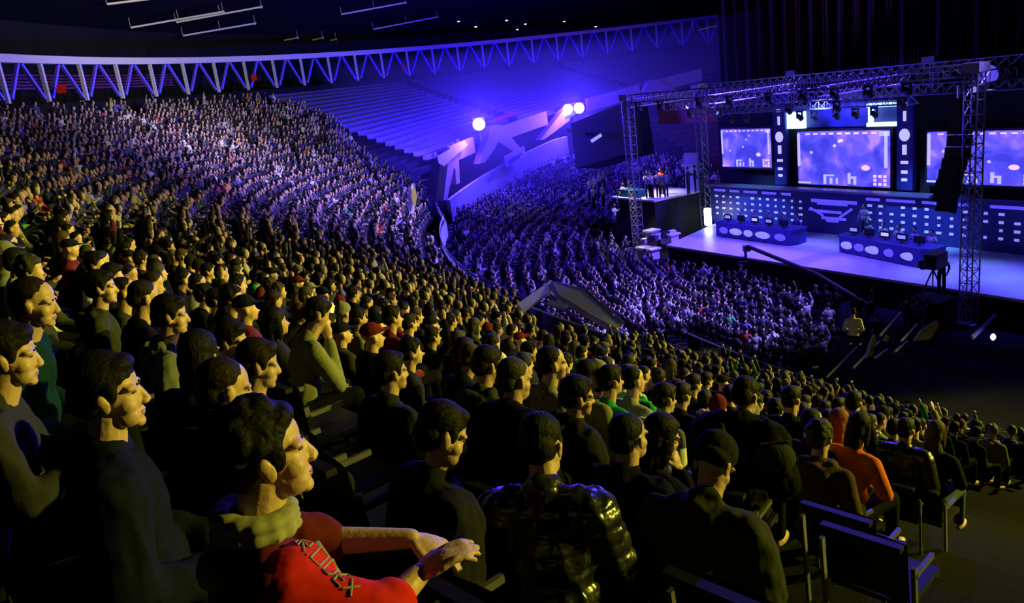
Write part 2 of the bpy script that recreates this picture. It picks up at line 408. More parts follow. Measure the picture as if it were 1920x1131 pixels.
# far side: parapet beam high up, open band with slanted supports, grey wall below
def zbal(t): return base(57) + (157-t)*.09 + 1.0
m = M(); beam_gaps = [(155.5, 151), (148.8, 138.2), (131.5, 123.2), (121.2, 113.8), (110.5, 100)]
for g in beam_gaps:
    t = g[0]
    while t > g[1]:
        t1 = max(g[1], t-1.2)
        def q(tt, rr, dz): return pol(tt, rr, zbal(tt)+dz)
        v = [q(t, 56.6, -1.2), q(t1, 56.6, -1.2), q(t1, 56.6, .15), q(t, 56.6, .15), q(t, 56.9, -1.2), q(t1, 56.9, -1.2), q(t1, 56.9, .15), q(t, 56.9, .15)]
        m.add(v, [(0, 1, 2, 3), (7, 6, 5, 4), (3, 2, 6, 7), (1, 0, 4, 5), (0, 3, 7, 4), (1, 5, 6, 2)]); t = t1
struct(m, 'trim_parapet_far', MT['wallpink'])
m = M()
for t in np.arange(100, 157, 1.5):
    m.add([pol(t, 57.1, zbal(t)-1.1), pol(t+1.5, 57.1, zbal(t+1.5)-1.1), pol(t+1.5, 59.5, 1), pol(t, 59.5, 1)], [(0, 1, 2, 3)])
struct(m, 'wall_behind_supports', MT['darkwall'])
def wtop(t): return float(np.interp(t, [112, 138, 151, 158], [7.0, 6.1, 4.4, 3.4]))
def wbot(t): return float(np.interp(t, [112, 138, 154, 170, 200], [4.2, 3.5, 1.7, .9, .6]))
m = M()
for t in np.arange(136, 158, 1.0):
    v = [pol(t, 56, 0), pol(t+1, 56, 0), pol(t+1, 56, wtop(t+1)), pol(t, 56, wtop(t)), pol(t, 56.3, 0), pol(t+1, 56.3, 0), pol(t+1, 56.3, wtop(t+1)), pol(t, 56.3, wtop(t))]
    m.add(v, [(0, 1, 2, 3), (7, 6, 5, 4), (3, 2, 6, 7), (0, 3, 7, 4), (1, 5, 6, 2)])
struct(m, 'wall_far_lower', MT['wallgrey'])
m = M()
for t in np.arange(96, 136, 1.0):
    m.add([pol(t, 56, 0), pol(t+1, 56, 0), pol(t+1, 56, wtop(t+1)-1.6), pol(t, 56, wtop(t)-1.6)], [(0, 1, 2, 3)])
struct(m, 'wall_far_dark', MT['darkwall'])
# slanted two-legged concrete supports
def vsupport(ap, l1, l2, w, label):
    A = on_ring(*ap, 56.7); L1 = on_ring(*l1, 56.7); L2 = on_ring(*l2, 56.7)
    tn = np.array([-(A[1]-BC[1]), A[0]-BC[0], 0]); tn /= np.linalg.norm(tn); nn = np.array([A[0]-BC[0], A[1]-BC[1], 0]); nn /= np.linalg.norm(nn)
    if (L2-L1) @ tn < 0: tn = -tn
    up = np.array([0, 0, 1.])
    poly = [L1-tn*w*.45, A-tn*w*1.1+up*.15, A-tn*w*.5+up*.55, A+tn*w*.7+up*.55, A+tn*w*1.6+up*.0, L2+tn*w*.5, L2-tn*w*.5, A+tn*w*.35-up*w*1.1, A-tn*w*.05-up*w*1.0, A-tn*w*.35-up*w*1.4, L1+tn*w*.45]
    m = M().prism(poly, nn*.7)
    o = link('forked_support', m.mesh('forked_support'), MT['wallpink']); tag(o, label, 'support', 'forked concrete supports under the far stand'); return o
vsupport((925, 247), (898, 306), (975, 292), .95, 'violet lit forked concrete support beside the round floodlight')
vsupport((1065, 205), (1012, 262), (1105, 250), .8, 'slanted concrete support just left of the wide floodlight')
vsupport((1222, 160), (1176, 235), (1310, 193), .95, 'pinkish forked support rising behind the tall left stage tower')
vsupport((1392, 118), (1338, 192), (1480, 160), .9, 'dim pink forked support above the left stage screen')
vsupport((842, 300), (828, 375), (852, 345), .7, 'narrow blue lit forked support at the end of the crowded stand')
# small banner and red strip
def ringpanel(pts, rho, name, material, label, cat, thick=.1):
    P = [on_ring(x, y, rho) for x, y in pts]; c = np.mean(P, axis=0); nn = np.array([c[0]-BC[0], c[1]-BC[1], 0]); nn /= np.linalg.norm(nn)
    m = M().prism(P, nn*thick); return solo(m, name, material, label, cat)
sg = ringpanel([(945, 293), (982, 274), (986, 292), (951, 314)], 55.7, 'wall_banner', MT['signwhite'], 'small white sign board on the grey wall below the forked support', 'sign')
mk = M()
for (x0, y0, x1, y1) in ((955, 299, 956, 306), (958, 298, 963, 295), (958, 302, 963, 299), (966, 294, 967, 300), (966, 294, 970, 292), (973, 290, 974, 296), (974, 290, 978, 288)):
    mk.bar(on_ring(x0, y0, 55.6), on_ring(x1, y1, 55.6), .12)
build(mk, 'lettering', MT['signmark'], sg)
ringpanel([(928, 222), (962, 208), (964, 215), (930, 230)], 56.4, 'red_banner', MT['red'], 'faded red banner strip along the far parapet by the round floodlight', 'banner')
ringpanel([(820, 293), (870, 264), (876, 272), (832, 312), (822, 306)], 56.3, 'parapet_panel', MT['signwhite'], 'pale violet parapet panel at the near end of the empty stand', 'panel')
for i, (x, y) in enumerate(((826, 292), (833, 286), (841, 281), (850, 277), (859, 272))):
    p = on_ring(x, y, 57.5); solo(M().box(p+np.array([0, 0, .25]), (.35, .1, .5), .6).box(p, (.4, .35, .08), .6), 'upright_plate', MT['bench'], 'one of the small upright pale plates along the end of the parapet', 'plate', 'upright plates on the parapet end')
# lower tier
LR = [39.6 + .9*k for k in range(19)]
def zl(r, th):
    top = wbot(th); return max(0., (r-39.6)/16.2*top)
m = M()
for k, r in enumerate(LR):
    for t in np.arange(98, 216, 2.):
        if r > min(56, rin(t+1) + .3) : continue
        z = zl(r, t+1); zn = zl(r+.9, t+1)
        m.add([pol(t, r, z), pol(t+2, r, z), pol(t+2, r+.9, z), pol(t, r+.9, z), pol(t+2, r+.9, zn), pol(t, r+.9, zn)], [(0, 1, 2, 3), (3, 2, 4, 5)])
struct(m, 'floor_lower_stand', MT['floor'])
m = M(); m.add([[-60, -50, -.02], [140, -50, -.02], [140, 140, -.02], [-60, 140, -.02]], [(0, 1, 2, 3)])
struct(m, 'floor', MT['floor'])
# rim: parapet wall, outer wall, ceiling
def zr0(t): return 14.0 + (178-t)*.0115
def zr1(t): return 15.75 + (178-t)*.0235
m = M(); w = M(); c = M()
for t in np.arange(96, 262, 2.):
    m.add([pol(t, 72.6, zt(72, t)-.2), pol(t+2, 72.6, zt(72, t+2)-.2), pol(t+2, 72.6, zr0(t+2)-.35), pol(t, 72.6, zr0(t)-.35),
           pol(t, 75, zr0(t)-.35), pol(t+2, 75, zr0(t+2)-.35)], [(0, 1, 2, 3), (3, 2, 5, 4)])
    w.add([pol(t, 77, 11), pol(t+2, 77, 11), pol(t+2, 77, 20), pol(t, 77, 20)], [(0, 1, 2, 3)])
for t in np.arange(0, 360, 6.):
    for r0, r1, z0, z1 in ((77.5, 50, 19, 24.5), (50, 20, 24.5, 28), (20, .1, 28, 29)):
        c.add([pol(t, r0, z0), pol(t+6, r0, z0), pol(t+6, r1, z1), pol(t, r1, z1)], [(0, 1, 2, 3)])
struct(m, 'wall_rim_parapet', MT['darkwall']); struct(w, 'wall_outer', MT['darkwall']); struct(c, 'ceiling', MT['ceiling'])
for i, (a0, a1) in enumerate(((262, 310), (310, 360), (0, 48), (48, 98))):
    m = M()
    for t in np.arange(a0, a1, 2.): m.add([pol(t, 77, 0), pol(t+2, 77, 0), pol(t+2, 77, 20), pol(t, 77, 20)], [(0, 1, 2, 3)])
    struct(m, ['wall_rear', 'wall_right', 'wall_right_far', 'wall_back'][i], MT['darkwall'])
# pale slatted band seen behind the truss at the left
m = M()
for j in range(5):
    for t in np.arange(162, 184, 2.): m.add([pol(t, 76.6, 14.9+j*.2), pol(t+2, 76.6, 14.9+j*.2), pol(t+2, 76.6, 15.02+j*.2), pol(t, 76.6, 15.02+j*.2)], [(0, 1, 2, 3)])
struct(m, 'trim_outer_wall_slats', MT['maroonseat'])
rt = thing('ring_truss', pol(150, 72, 14), 'long curving roof truss of pale posts and violet diagonals above the top row of seats', 'truss')
m = M()
for t in np.arange(96, 188, 1.55):
    t1 = t+1.55
    def q(tt, rr, k, dz): return pol(tt, rr, (zr0(tt), zr1(tt))[k]+dz)
    hgt = .42
    v = [q(t, 71.8, 1, 0), q(t1, 71.8, 1, 0), q(t1, 71.8, 1, hgt), q(t, 71.8, 1, hgt), q(t, 72.2, 1, 0), q(t1, 72.2, 1, 0), q(t1, 72.2, 1, hgt), q(t, 72.2, 1, hgt)]
    m.add(v, [(0, 1, 2, 3), (7, 6, 5, 4), (3, 2, 6, 7), (1, 0, 4, 5)])
build(m, 'beam', MT['beam'], rt)
t = 178.05 + 3.1*2
while t > 99:
    build(M().bar(pol(t, 72, zr0(t)-.3), pol(t, 72, zr1(t)), .2, .2), 'post', MT['post'], rt)
    for s in (-1, 1):
        tm = t-1.55
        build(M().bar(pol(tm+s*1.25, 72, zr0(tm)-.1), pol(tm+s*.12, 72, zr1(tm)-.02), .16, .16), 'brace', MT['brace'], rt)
    t -= 3.1
# red seats/boxes glimpsed by the truss
for x, y, d in ((115, 170, 44.5), (476, 148, 66), (757, 128, 84), (1227, 82, 104)):
    p = at(x, y, d); solo(M().box(p, (.45, .3, .3), .4).box(p+np.array([0, .1, .2]), (.45, .1, .25), .4), 'red_box', MT['red'], 'small red box at the top row under the ring truss, ' + {115: 'at the far left', 476: 'left of the empty rows', 757: 'above the empty rows', 1227: 'furthest round the ring'}[x], 'box')
# ceiling battens: long pale conduits hung under the ceiling
def on_ceil(x, y, drop=.7):
    r = ray(x, y)
    for d in np.arange(15, 140, .1):
        p = CAM + r*d; rho = np.hypot(*(p[:2]-BC)); zc = np.interp(rho, [0, 20, 50, 77.5], [29, 28, 24.5, 19]) - drop
        if p[2] > zc: return p
    return CAM + r*60
bt = [((245, 52), (418, 22)), ((330, 42), (490, 13)), ((343, 67), (478, 44)), ((150, 105), (300, 79)), ((400, 100), (558, 71)), ((465, 100), (605, 71)), ((500, 99), (630, 74)),
      ((700, 55), (820, 32)), ((1300, 58), (1400, 36)), ((1290, 50), (1430, 28)), ((640, 27), (760, 5)), ((200, 8), (330, -8))]
names = ['lowest left', 'second left', 'short bright', 'long one nearest the ring truss', 'first of three parallel', 'second of three parallel', 'third of three parallel', 'faint one near the ceiling spots', 'right-hand lit', 'upper right-hand', 'high faint', 'topmost left']
for (p, q), n_ in zip(bt, names):
    A = on_ceil(*p); B = on_ceil(*q); mm = M().bar(A, B, .12, .12)
    for k in (0, .5, 1): c_ = lerp(A, B, k); mm.cap(c_, c_+np.array([0, 0, .7]), .02, .02, 6, False)
    mm.ell(B, (.12, .12, .12))
    solo(mm, 'ceiling_batten', MT['batten'], 'pale straight conduit under the dark ceiling, ' + n_, 'conduit')
for i, (x, y) in enumerate(((860, 40), (892, 50), (950, 38), (985, 45), (970, 55), (1058, 40), (1117, 50))):
    p = on_ceil(x, y, 1.0); mm = M().cap(p, p+np.array([0, 0, .5]), .16, .22, 10, False).bar(p+np.array([0, 0, .5]), p+np.array([0, 0, 1.]), .06)
    o = solo(mm, 'ceiling_spotlight', MT['blackm'], 'small spotlight hanging under the dark ceiling, %s counting from the left' % ('first', 'second', 'third', 'fourth', 'fifth', 'sixth', 'seventh')[(0, 1, 2, 4, 3, 5, 6)[i]], 'spotlight', 'ceiling spotlights')
    build(M().ell(p, (.15, .15, .06)), 'lens', MT['whitelit'], None).parent = o; o.children[0].location = -o.location
# ------------------------------------------------------------------ empty benches of the far stand
def thlo(r): return float(np.interp(r, [51.7, 53.6, 55, 58.6, 65, 67.5, 72], [177, 169.4, 167.6, 165, 158.5, 157.5, 158.5]))
nb = 0
ORD = ['first', 'second', 'third', 'fourth', 'fifth', 'sixth', 'seventh', 'eighth', 'ninth', 'tenth', 'eleventh', 'twelfth', 'thirteenth', 'fourteenth', 'fifteenth', 'sixteenth', 'seventeenth', 'eighteenth', 'nineteenth', 'twentieth',
       'twenty-first', 'twenty-second', 'twenty-third', 'twenty-fourth', 'twenty-fifth', 'twenty-sixth', 'twenty-seventh', 'twenty-eighth', 'twenty-ninth', 'thirtieth', 'thirty-first', 'thirty-second', 'thirty-third', 'thirty-fourth', 'thirty-fifth',
       'thirty-sixth', 'thirty-seventh', 'thirty-eighth', 'thirty-ninth', 'fortieth']
for kk, r in enumerate([x for x in ROWS if x > 57.2]):
    for sec, (a, b_) in enumerate(((min(thlo(r)-1.2, 158), 142), (140.4, 123.2), (121.6, 100))):
        if a - b_ < 1: continue
        mid = (a+b_)/2; root = pol(mid, r+.3, zt(r, mid))
        nm_ = ('beside the crowd', 'in the block behind the floodlights', 'in the furthest block')[sec]
        o = thing('bench', root, 'long empty bench %s, %s row up' % (nm_, ORD[kk]), 'bench', 'empty benches of the far stand')
        s_, bk = M(), M(); N = max(2, int((a-b_)/1.6)+1); tt = np.linspace(a, b_, N)
        for M_, r0, r1, z0, z1 in ((s_, .1, .42, .4, .44), (bk, .44, .5, .44, .78)):
            G = [[pol(q, r+rr, zt(r, q)+zz) for q in tt] for rr, zz in ((r0, z0), (r0, z1), (r1, z1), (r1, z0), (r0, z0))]
            M_.grid(G)
        build(s_, 'seat', MT['bench'], o); build(bk, 'backrest', MT['benchback'], o); nb += 1
# ------------------------------------------------------------------ floodlights on the far parapet
def flood(x, y, wpx, label, n):
    p = on_ring(x, y, 55.8); t = thing('floodlight', p, label, 'floodlight')
    d = CAM - p; d[2] = 0; d /= np.linalg.norm(d); u = np.array([-d[1], d[0], 0]); R = np.column_stack([d, u, [0, 0, 1]])
    for i in range(n):
        c_ = p + u*(i-(n-1)/2)*1.15
        build(M().box(c_-d*.25, (.4, 1.1, 1.1), mtx=R), 'housing', MT['blackm'], t)
        build(M().ell(c_, (.08, .5, .5), R, 20, 14), 'lens', MT['lampglass'], t, True)
    build(M().bar(p-d*.3-np.array([0, 0, 1.5]), p-d*.3, .1), 'bracket', MT['frame'], t)
    return p, d
f1, d1 = flood(898, 233, 26, 'round white-hot floodlight on the parapet at the left of the pair', 1)
f2, d2 = flood(1075, 204, 36, 'wide white-hot floodlight pair on the parapet above the black screen', 2)
# black hanging cloth box between the far wall and the stage
def quadbox(pts, dists, depth, name, material, label, cat):
    P = [at(x, y, d) for (x, y), d in zip(pts, dists)]; n_ = np.cross(P[1]-P[0], P[2]-P[1]); n_ /= np.linalg.norm(n_)
    if n_ @ (CAM-P[0]) > 0: n_ = -n_
    P2 = [p + n_*depth/2 for p in P]
    return solo(M().prism(P2, n_*depth), name, material, label, cat)
quadbox([(1070, 232), (1168, 192), (1182, 286), (1080, 316)], (64, 60, 60, 64), 3., 'hanging_screen', MT['drape'], 'big black boxed screen hung left of the tall stage tower', 'screen')
quadbox([(1062, 240), (1172, 268), (1172, 274), (1062, 246)], (63, 63, 63, 63), .1, 'support_bar', MT['alu'], 'thin bar behind the black boxed screen', 'bar').hide_render = False
for x, y, w_, l in ((1070, 216, .9, 'slim white lamp under the wide floodlight'), (1118, 259, .8, 'slim white lamp on the face of the black boxed screen')):
    p = at(x, y, 59 if x > 1100 else 62); solo(M().bar(p-np.array([w_/2, 0, .2]), p+np.array([w_/2, 0, .2]), .22), 'strip_lamp', MT['lilaclit'], l, 'lamp')

# ------------------------------------------------------------------ stage
O = np.array([9.6, 47.0]); AV = np.array([.48011, -.87721]); BV = np.array([.87721, .48011]); RZS = math.atan2(AV[1], AV[0])
def S(a, b, z): return np.array([*(O + AV*a + BV*b), z])
def sbox(m, a0, a1, b0, b1, z0, z1):
    return m.box(S((a0+a1)/2, (b0+b1)/2, (z0+z1)/2), (a1-a0, b1-b0, z1-z0), RZS)
ZS = 1.3
m = M(); m.prism([S(0, 0, ZS-.06), S(26, 0, ZS-.06), S(24, 7.3, ZS-.06), S(-2.7, 7.3, ZS-.06)], (0, 0, .12)); stg = solo(m, 'stage_deck', MT['deck'], 'wide pale stage floor washed in violet light', 'stage')
m = M(); m.prism([S(.1, .05, .62), S(25.9, .05, .62), S(23.9, 7.2, .62), S(-2.5, 7.2, .62)], (0, 0, 1.24)); build(m, 'skirt', MT['skirt'], None).parent = stg; stg.children[0].matrix_parent_inverse = Matrix.Translation(-stg.location)
# back board with rows of lit squares
bw = thing('stage_backdrop', S(6.6, 6.6, ZS), 'long dark blue backdrop board with rows of little lit squares behind the desks', 'backdrop')
build(sbox(M(), -3.0, 22, 6.6, 6.8, ZS, 3.75), 'board', MT['backwall'], bw)
build(sbox(M(), -3.1, 12.6, 6.2, 6.9, 3.75, 3.87), 'ledge', MT['alu'], bw)
rr = random.Random(3)
dd = M(); 
def dots(a0, a1, n, z0, z1, rows, M_):
    for i in range(n):
        a = lerp(a0, a1, i/(n-1))
        for j in range(rows):
            if rr.random() < .06: continue
            z = lerp(z0, z1, j/(rows-1)); w_ = rr.choice((.13, .16, .2, .26)); sbox(M_, a-w_/2, a+w_/2, 6.55, 6.6, z-.05, z+.07)
dots(-2.4, 4.4, 12, 1.9, 3.05, 4, dd); dots(9.0, 14.2, 9, 1.95, 3.1, 4, dd); dots(15.2, 21, 9, 1.95, 3.1, 4, dd)
build(dd, 'lit_square_rows', MT['lilaclit'], bw)['kind'] = 'stuff'
ld = M()
for a0, a1 in ((-2.6, -1.6), (-1.2, -.4), (0, 1.1), (1.5, 2.6), (3, 3.7), (8.8, 9.6), (10, 11.6), (12, 12.8), (13.3, 14.3), (15.4, 17), (17.6, 18.8)):
    sbox(ld, a0, a1, 6.55, 6.6, 3.38, 3.52)
build(ld, 'upper_lettering_strip', MT['bluelit'], bw)
lg = M()      # winged emblem in the middle
for a0, a1, z0, z1 in ((5.2, 8.2, 3.1, 3.28), (5.6, 7.6, 2.98, 3.08), (5.0, 6.0, 2.6, 2.68), (5.7, 7.2, 2.52, 2.66), (5.9, 7.5, 2.15, 2.3), (6.2, 7.0, 2.02, 2.12)): sbox(lg, a0, a1, 6.54, 6.6, z0, z1)
lg.bar(S(7.0, 6.57, 2.25), S(7.9, 6.57, 2.85), .06, .12); lg.bar(S(5.1, 6.57, 2.75), S(6.0, 6.57, 2.35), .06, .1)
build(lg, 'emblem', MT['bluelit'], bw)
# upper wall behind the screens
uw = thing('screen_wall', S(6.6, 7.9, 0), 'tall dark wall carrying the three big stage screens', 'wall panel')
build(sbox(M(), -3.3, 22, 7.9, 8.1, 0, 9.0), 'panel', MT['drape'], uw)
build(sbox(M(), 3.1, 10.1, 7.7, 7.88, 7.2, 8.5), 'lit_header', MT['backwall'], uw)
def screenmat(nm, seed, k):
    m = bpy.data.materials.new(nm); m.use_nodes = True; n = m.node_tree.nodes; l = m.node_tree.links; b = n['Principled BSDF']
    tc = n.new('ShaderNodeTexCoord'); mp = n.new('ShaderNodeMapping'); mp.inputs['Location'].default_value = (seed, seed*.7, 0); mp.inputs['Scale'].default_value = (.55, .55, .55)
    n1 = n.new('ShaderNodeTexNoise'); n1.inputs['Scale'].default_value = 1.3; n1.inputs['Detail'].default_value = 4; n1.inputs['Distortion'].default_value = .8
    l.new(tc.outputs['Object'], mp.inputs[0]); l.new(mp.outputs[0], n1.inputs['Vector'])
    cr = n.new('ShaderNodeValToRGB'); e = cr.color_ramp.elements
    e[0].position = .36; e[0].color = (.05, .05, .75, 1); e[1].position = .68; e[1].color = (.45, .26, .95, 1)
    x = e.new(.5); x.color = (.11, .09, 1., 1); x = e.new(.6); x.color = (.24, .14, 1., 1)
    l.new(n1.outputs['Fac'], cr.inputs[0]); l.new(cr.outputs[0], b.inputs['Emission Color']); b.inputs['Emission Strength'].default_value = k
    b.inputs['Base Color'].default_value = (.01, .01, .02, 1); b.inputs['Roughness'].default_value = .3
    return m
MT['ui'] = mat('screen_overlay_glow', (.6, .6, .9), emit=.9, ecol=(.6, .55, 1.), bump=0); MT['uip'] = mat('screen_pink_glow', (.9, .6, .8), emit=1., ecol=(1., .62, .9), bump=0)
def screen(a0, a1, z0, z1, label, seed, nui):
    t = thing('stage_screen', S((a0+a1)/2, 7.5, z0), label, 'screen', 'big stage screens')
    build(sbox(M(), a0-.15, a1+.15, 7.46, 7.7, z0-.15, z1+.12), 'bezel', MT['blackm'], t)
    build(sbox(M(), a0, a1, 7.41, 7.45, z0, z1), 'display', screenmat('game_picture_%d' % seed, seed, 1.05), t)
    W, H = a1-a0, z1-z0; u = M(); pk = M()
    R_ = lambda M_, x0, x1, y0, y1: sbox(M_, a0+W*x0, a0+W*x1, 7.38, 7.4, z0+H*y0, z0+H*y1)
    R_(u, 0, .03, .35, .97); R_(u, .95, .98, .35, .97); R_(u, .9, 1, .9, .98); R_(u, 0, .15, .02, .05); R_(u, .3, .42, .17, .2); R_(u, .3, .33, .02, .17); R_(u, .37, .4, .03, .14); R_(u, .44, .46, .03, .14); R_(u, .57, .6, .04, .24); R_(u, .6, .66, .14, .18); R_(u, .63, .66, .03, .14)
    q = random.Random(seed)
    for i in range(4): x_, y_ = q.uniform(.15, .6), q.uniform(.4, .85); u.ell(S(a0+W*x_, 7.39, z0+H*y_), (W*.018, .02, H*.03), rotm('Z', RZS), 8, 6)
    for i in range(9): R_(pk, .1+.09*i, .1+.09*i+.05, .94, .97)
    for i in range(3):
        for j in range(3):
            if i != 1 or j != 1: R_(pk, .84+.05*i, .87+.05*i, .03+.07*j, .08+.07*j)
    pk.ell(S(a0+W*.76, 7.39, z0+H*.34), (W*.045, .02, H*.05), rotm('Z', RZS), 10, 8)
    build(u, 'display_lettering', MT['ui'], t); build(pk, 'display_markings', MT['uip'], t)
screen(-2.55, 1.55, 4.85, 7.25, 'smaller left stage screen showing a violet game map', 2, 0)
screen(3.6, 9.6, 3.95, 7.0, 'largest central stage screen showing a violet game map', 5, 0)
screen(11.7, 17.3, 4.3, 6.85, 'right stage screen behind the hanging speaker stack', 9, 0)
# light columns between the screens
for a, l in ((2.45, 'slim light column between the left and central screens'), (10.6, 'slim light column between the central and right screens')):
    t = thing('light_column', S(a, 7.2, ZS), l, 'light column', 'light columns between the screens')
    build(sbox(M(), a-.45, a+.45, 7.2, 7.5, 3.9, 9.2), 'pillar', MT['backwall'], t)
    for z, w_, h_, k in ((6.75, .3, .45, 'ell'), (6.0, .22, .5, 'b'), (5.35, .4, .14, 'b'), (4.85, .34, .16, 'b'), (4.45, .3, .14, 'b'), (7.7, .14, .5, 'b'), (8.3, .3, .16, 'b')):
        mm = M()
        if k == 'ell': mm.ell(S(a, 7.17, z), (w_, .05, h_/1.4), rotm('Z', RZS))
        else: sbox(mm, a-w_/2, a+w_/2, 7.15, 7.2, z-h_/2, z+h_/2)
        build(mm, 'lit_tile', MT['ui'], t)
# bright lit strip blocks above the central screen
for a0, a1, l, mt in ((2.95, 4.15, 'bright pale cyan light panel above the left of the central screen', 'cyanlit'),):
    solo(sbox(M(), a0, a1, 7.3, 7.55, 7.2, 8.15), 'light_panel', MT[mt], l, 'light panel')
solo(sbox(sbox(sbox(M(), 8.3, 10.1, 7.3, 7.5, 7.2, 7.4), 8.4, 8.6, 7.3, 7.5, 7.4, 8.2), 8.3, 10.1, 7.3, 7.5, 8.2, 8.4), 'light_panel', MT['cyanlit'], 'angular cyan lit frame above the right of the central screen', 'light panel')
# trusses
def truss(M_, p0, p1, w=.42, n=None, r=.032):
    p0 = np.array(p0); p1 = np.array(p1); d = p1-p0; L = np.linalg.norm(d); d /= L; n = n or max(2, int(L/.55))
    u = np.cross(d, [0, 0, 1] if abs(d[2]) < .9 else [AV[0], AV[1], 0]); u /= np.linalg.norm(u); v = np.cross(u, d)
    cs = [(-1, -1), (1, -1), (1, 1), (-1, 1)]; K = lambda c, s: p0 + d*L*s + (u*c[0]+v*c[1])*w/2
    for c in cs: M_.cap(K(c, 0), K(c, 1), r, r, 6, False)
    for i in range(n):
        for j in range(4):
            a, b = cs[j], cs[(j+1) % 4]
            M_.cap(K(a, i/n), K(b, (i+1)/n) if i % 2 else K(b, (i+1)/n), r*.6, r*.6, 4, False); M_.cap(K(a, i/n), K(b, i/n), r*.6, r*.6, 4, False)
def tower(a, b, z0, z1, label):
    t = thing('truss_tower', S(a, b, z0), label, 'truss tower', 'stage truss towers')
    mm = M(); truss(mm, S(a, b, z0+.1), S(a, b, z1), .5); build(mm, 'lattice', MT['alu'], t)
    build(M().box(S(a, b, z0+.05), (.9, .9, .1), RZS), 'base_plate', MT['alu'], t)
    build(M().box(S(a, b, z1+.1), (.7, .7, .35), RZS), 'head_block', MT['alu'], t)
tower(-2.75, .1, 0, 10.0, 'tall aluminium truss tower at the left front of the stage')
tower(-3.3, 6.4, 0, 10.0, 'aluminium truss tower at the left rear beside the booth')
tower(18.5, -.2, 0, 10.0, 'aluminium truss tower at the right front of the stage')
tower(2.2, 8.9, 0, 10.2, 'truss tower behind the left light column'); tower(10.9, 8.9, 0, 10.2, 'truss tower behind the right light column')
rf = thing('roof_truss', S(8, 3, 10), 'lattice of roof trusses spanning the stage', 'truss grid')
for p, q in ((S(-2.75, .1, 10), S(18.5, -.2, 10)), (S(-3.3, 6.4, 10), S(19, 6.4, 10)), (S(-2.75, .1, 9.7), S(-3.3, 6.4, 9.7)), (S(18.5, -.2, 9.7), S(18.8, 6.4, 9.7)),
             (S(4.3, .1, 9.6), S(4.3, 6.4, 9.6)), (S(11.3, .1, 9.6), S(11.3, 6.4, 9.6)), (S(-3, 3.4, 9.2), S(19, 3.4, 9.2)), (S(-2.9, 6.0, 8.6), S(12, 6.0, 8.6))):
    mm = M(); truss(mm, p, q, .45); build(mm, 'truss_beam', MT['alu'], rf)
# fixtures on the roof
def mover(p, tilt, rz, label, lit=None, grp='moving head lamps'):
    t = thing('moving_head', p, label, 'stage lamp', grp, rz)
    lk = lambda m_, n_, mt: link(n_, m_.mesh(n_), mt, t)
    lk(M().box((0, 0, -.06), (.32, .26, .12)), 'base', MT['blackm']); lk(M().box((0, .17, -.28), (.12, .04, .36)).box((0, -.17, -.28), (.12, .04, .36)).box((0, 0, -.11), (.12, .38, .03)), 'yoke', MT['blackm'])
    R = rotm('Y', tilt); d = R @ np.array([0, 0, -1.]); c_ = np.array([0, 0, -.38])
    lk(M().cap(c_-d*.16, c_+d*.2, .12, .15, 12, False), 'head', MT['blackm']); lk(M().ell(c_+d*.2, (.13, .13, .03), R, 12, 6), 'lens', MT[lit or 'bluelit'])
k = 0
for a, b, z, lit in ((-1.8, .1, 9.75, 'whitelit'), (.2, .1, 9.75, 'whitelit'), (3.4, .1, 9.75, 'whitelit'), (5.6, .1, 9.75, 'lilaclit'), (8.2, .1, 9.75, 'lilaclit'), (10.3, .1, 9.75, 'whitelit'), (12.0, .1, 9.75, 'whitelit'), (13.7, .1, 9.75, 'whitelit'), (15.5, .1, 9.75, 'bluelit'),
                     (5.0, 6.0, 8.35, None), (6.0, 6.0, 8.35, None), (7.4, 6.0, 8.35, None), (8.6, 6.0, 8.35, None), (9.7, 6.0, 8.35, None), (-1, 3.4, 8.95, 'lilaclit'), (1.5, 3.4, 8.95, 'whitelit'), (6.5, 3.4, 8.95, 'lilaclit'), (9.5, 3.4, 8.95, 'lilaclit'), (13, 3.4, 8.95, 'bluelit'), (-.2, 6, 8.35, None), (1.0, 6, 8.35, None)):
    row = 'front' if b < 1 else ('middle' if b < 5 else 'rear'); k += 1
    mover(S(a, b, z), .95, math.atan2(-BV[1], -BV[0]), 'moving head lamp under the %s roof truss, %d metres right of the left tower' % (row, round(a+3)), lit)
for a, z, rr_ in ((18.3, 9.2, .28), (20.2, 9.4, .4)):
    pass
p = at(1857, 142, 31); solo(M().cap(p, p+np.array([-.3, -.3, .1]), .28, .34, 14, False), 'blue_lamp', MT['bluelit'], 'round blue lamp at the top right truss corner', 'lamp')
p = at(1826, 168, 31.2); solo(M().ell(p, (.12, .12, .12)), 'small_lamp', MT['lilaclit'], 'small violet lamp just under the top right truss corner', 'lamp')
# hanging line array speaker stack
t = thing('line_array', at(1795, 185, 31), 'long curved black hanging speaker stack in front of the right screen', 'speaker stack')
pts = [(1797, 195), (1799, 218), (1800, 241), (1799, 264), (1795, 287), (1789, 308), (1783, 329), (1777, 350), (1773, 370), (1775, 388)]
for i, (x, y) in enumerate(pts):
    c_ = at(x, y, 31.5); R = Matrix.Rotation(RZS, 3, 'Z') @ Matrix.Rotation(-.04*i, 3, 'X')
    build(M().box(c_, (.72 if i < 9 else .55, .55, .45), mtx=np.array(R)), 'speaker_cabinet', MT['blackm'], t)
build(M().bar(at(1797, 160, 31.5), at(1797, 186, 31.5), .08), 'rigging_bar', MT['alu'], t)
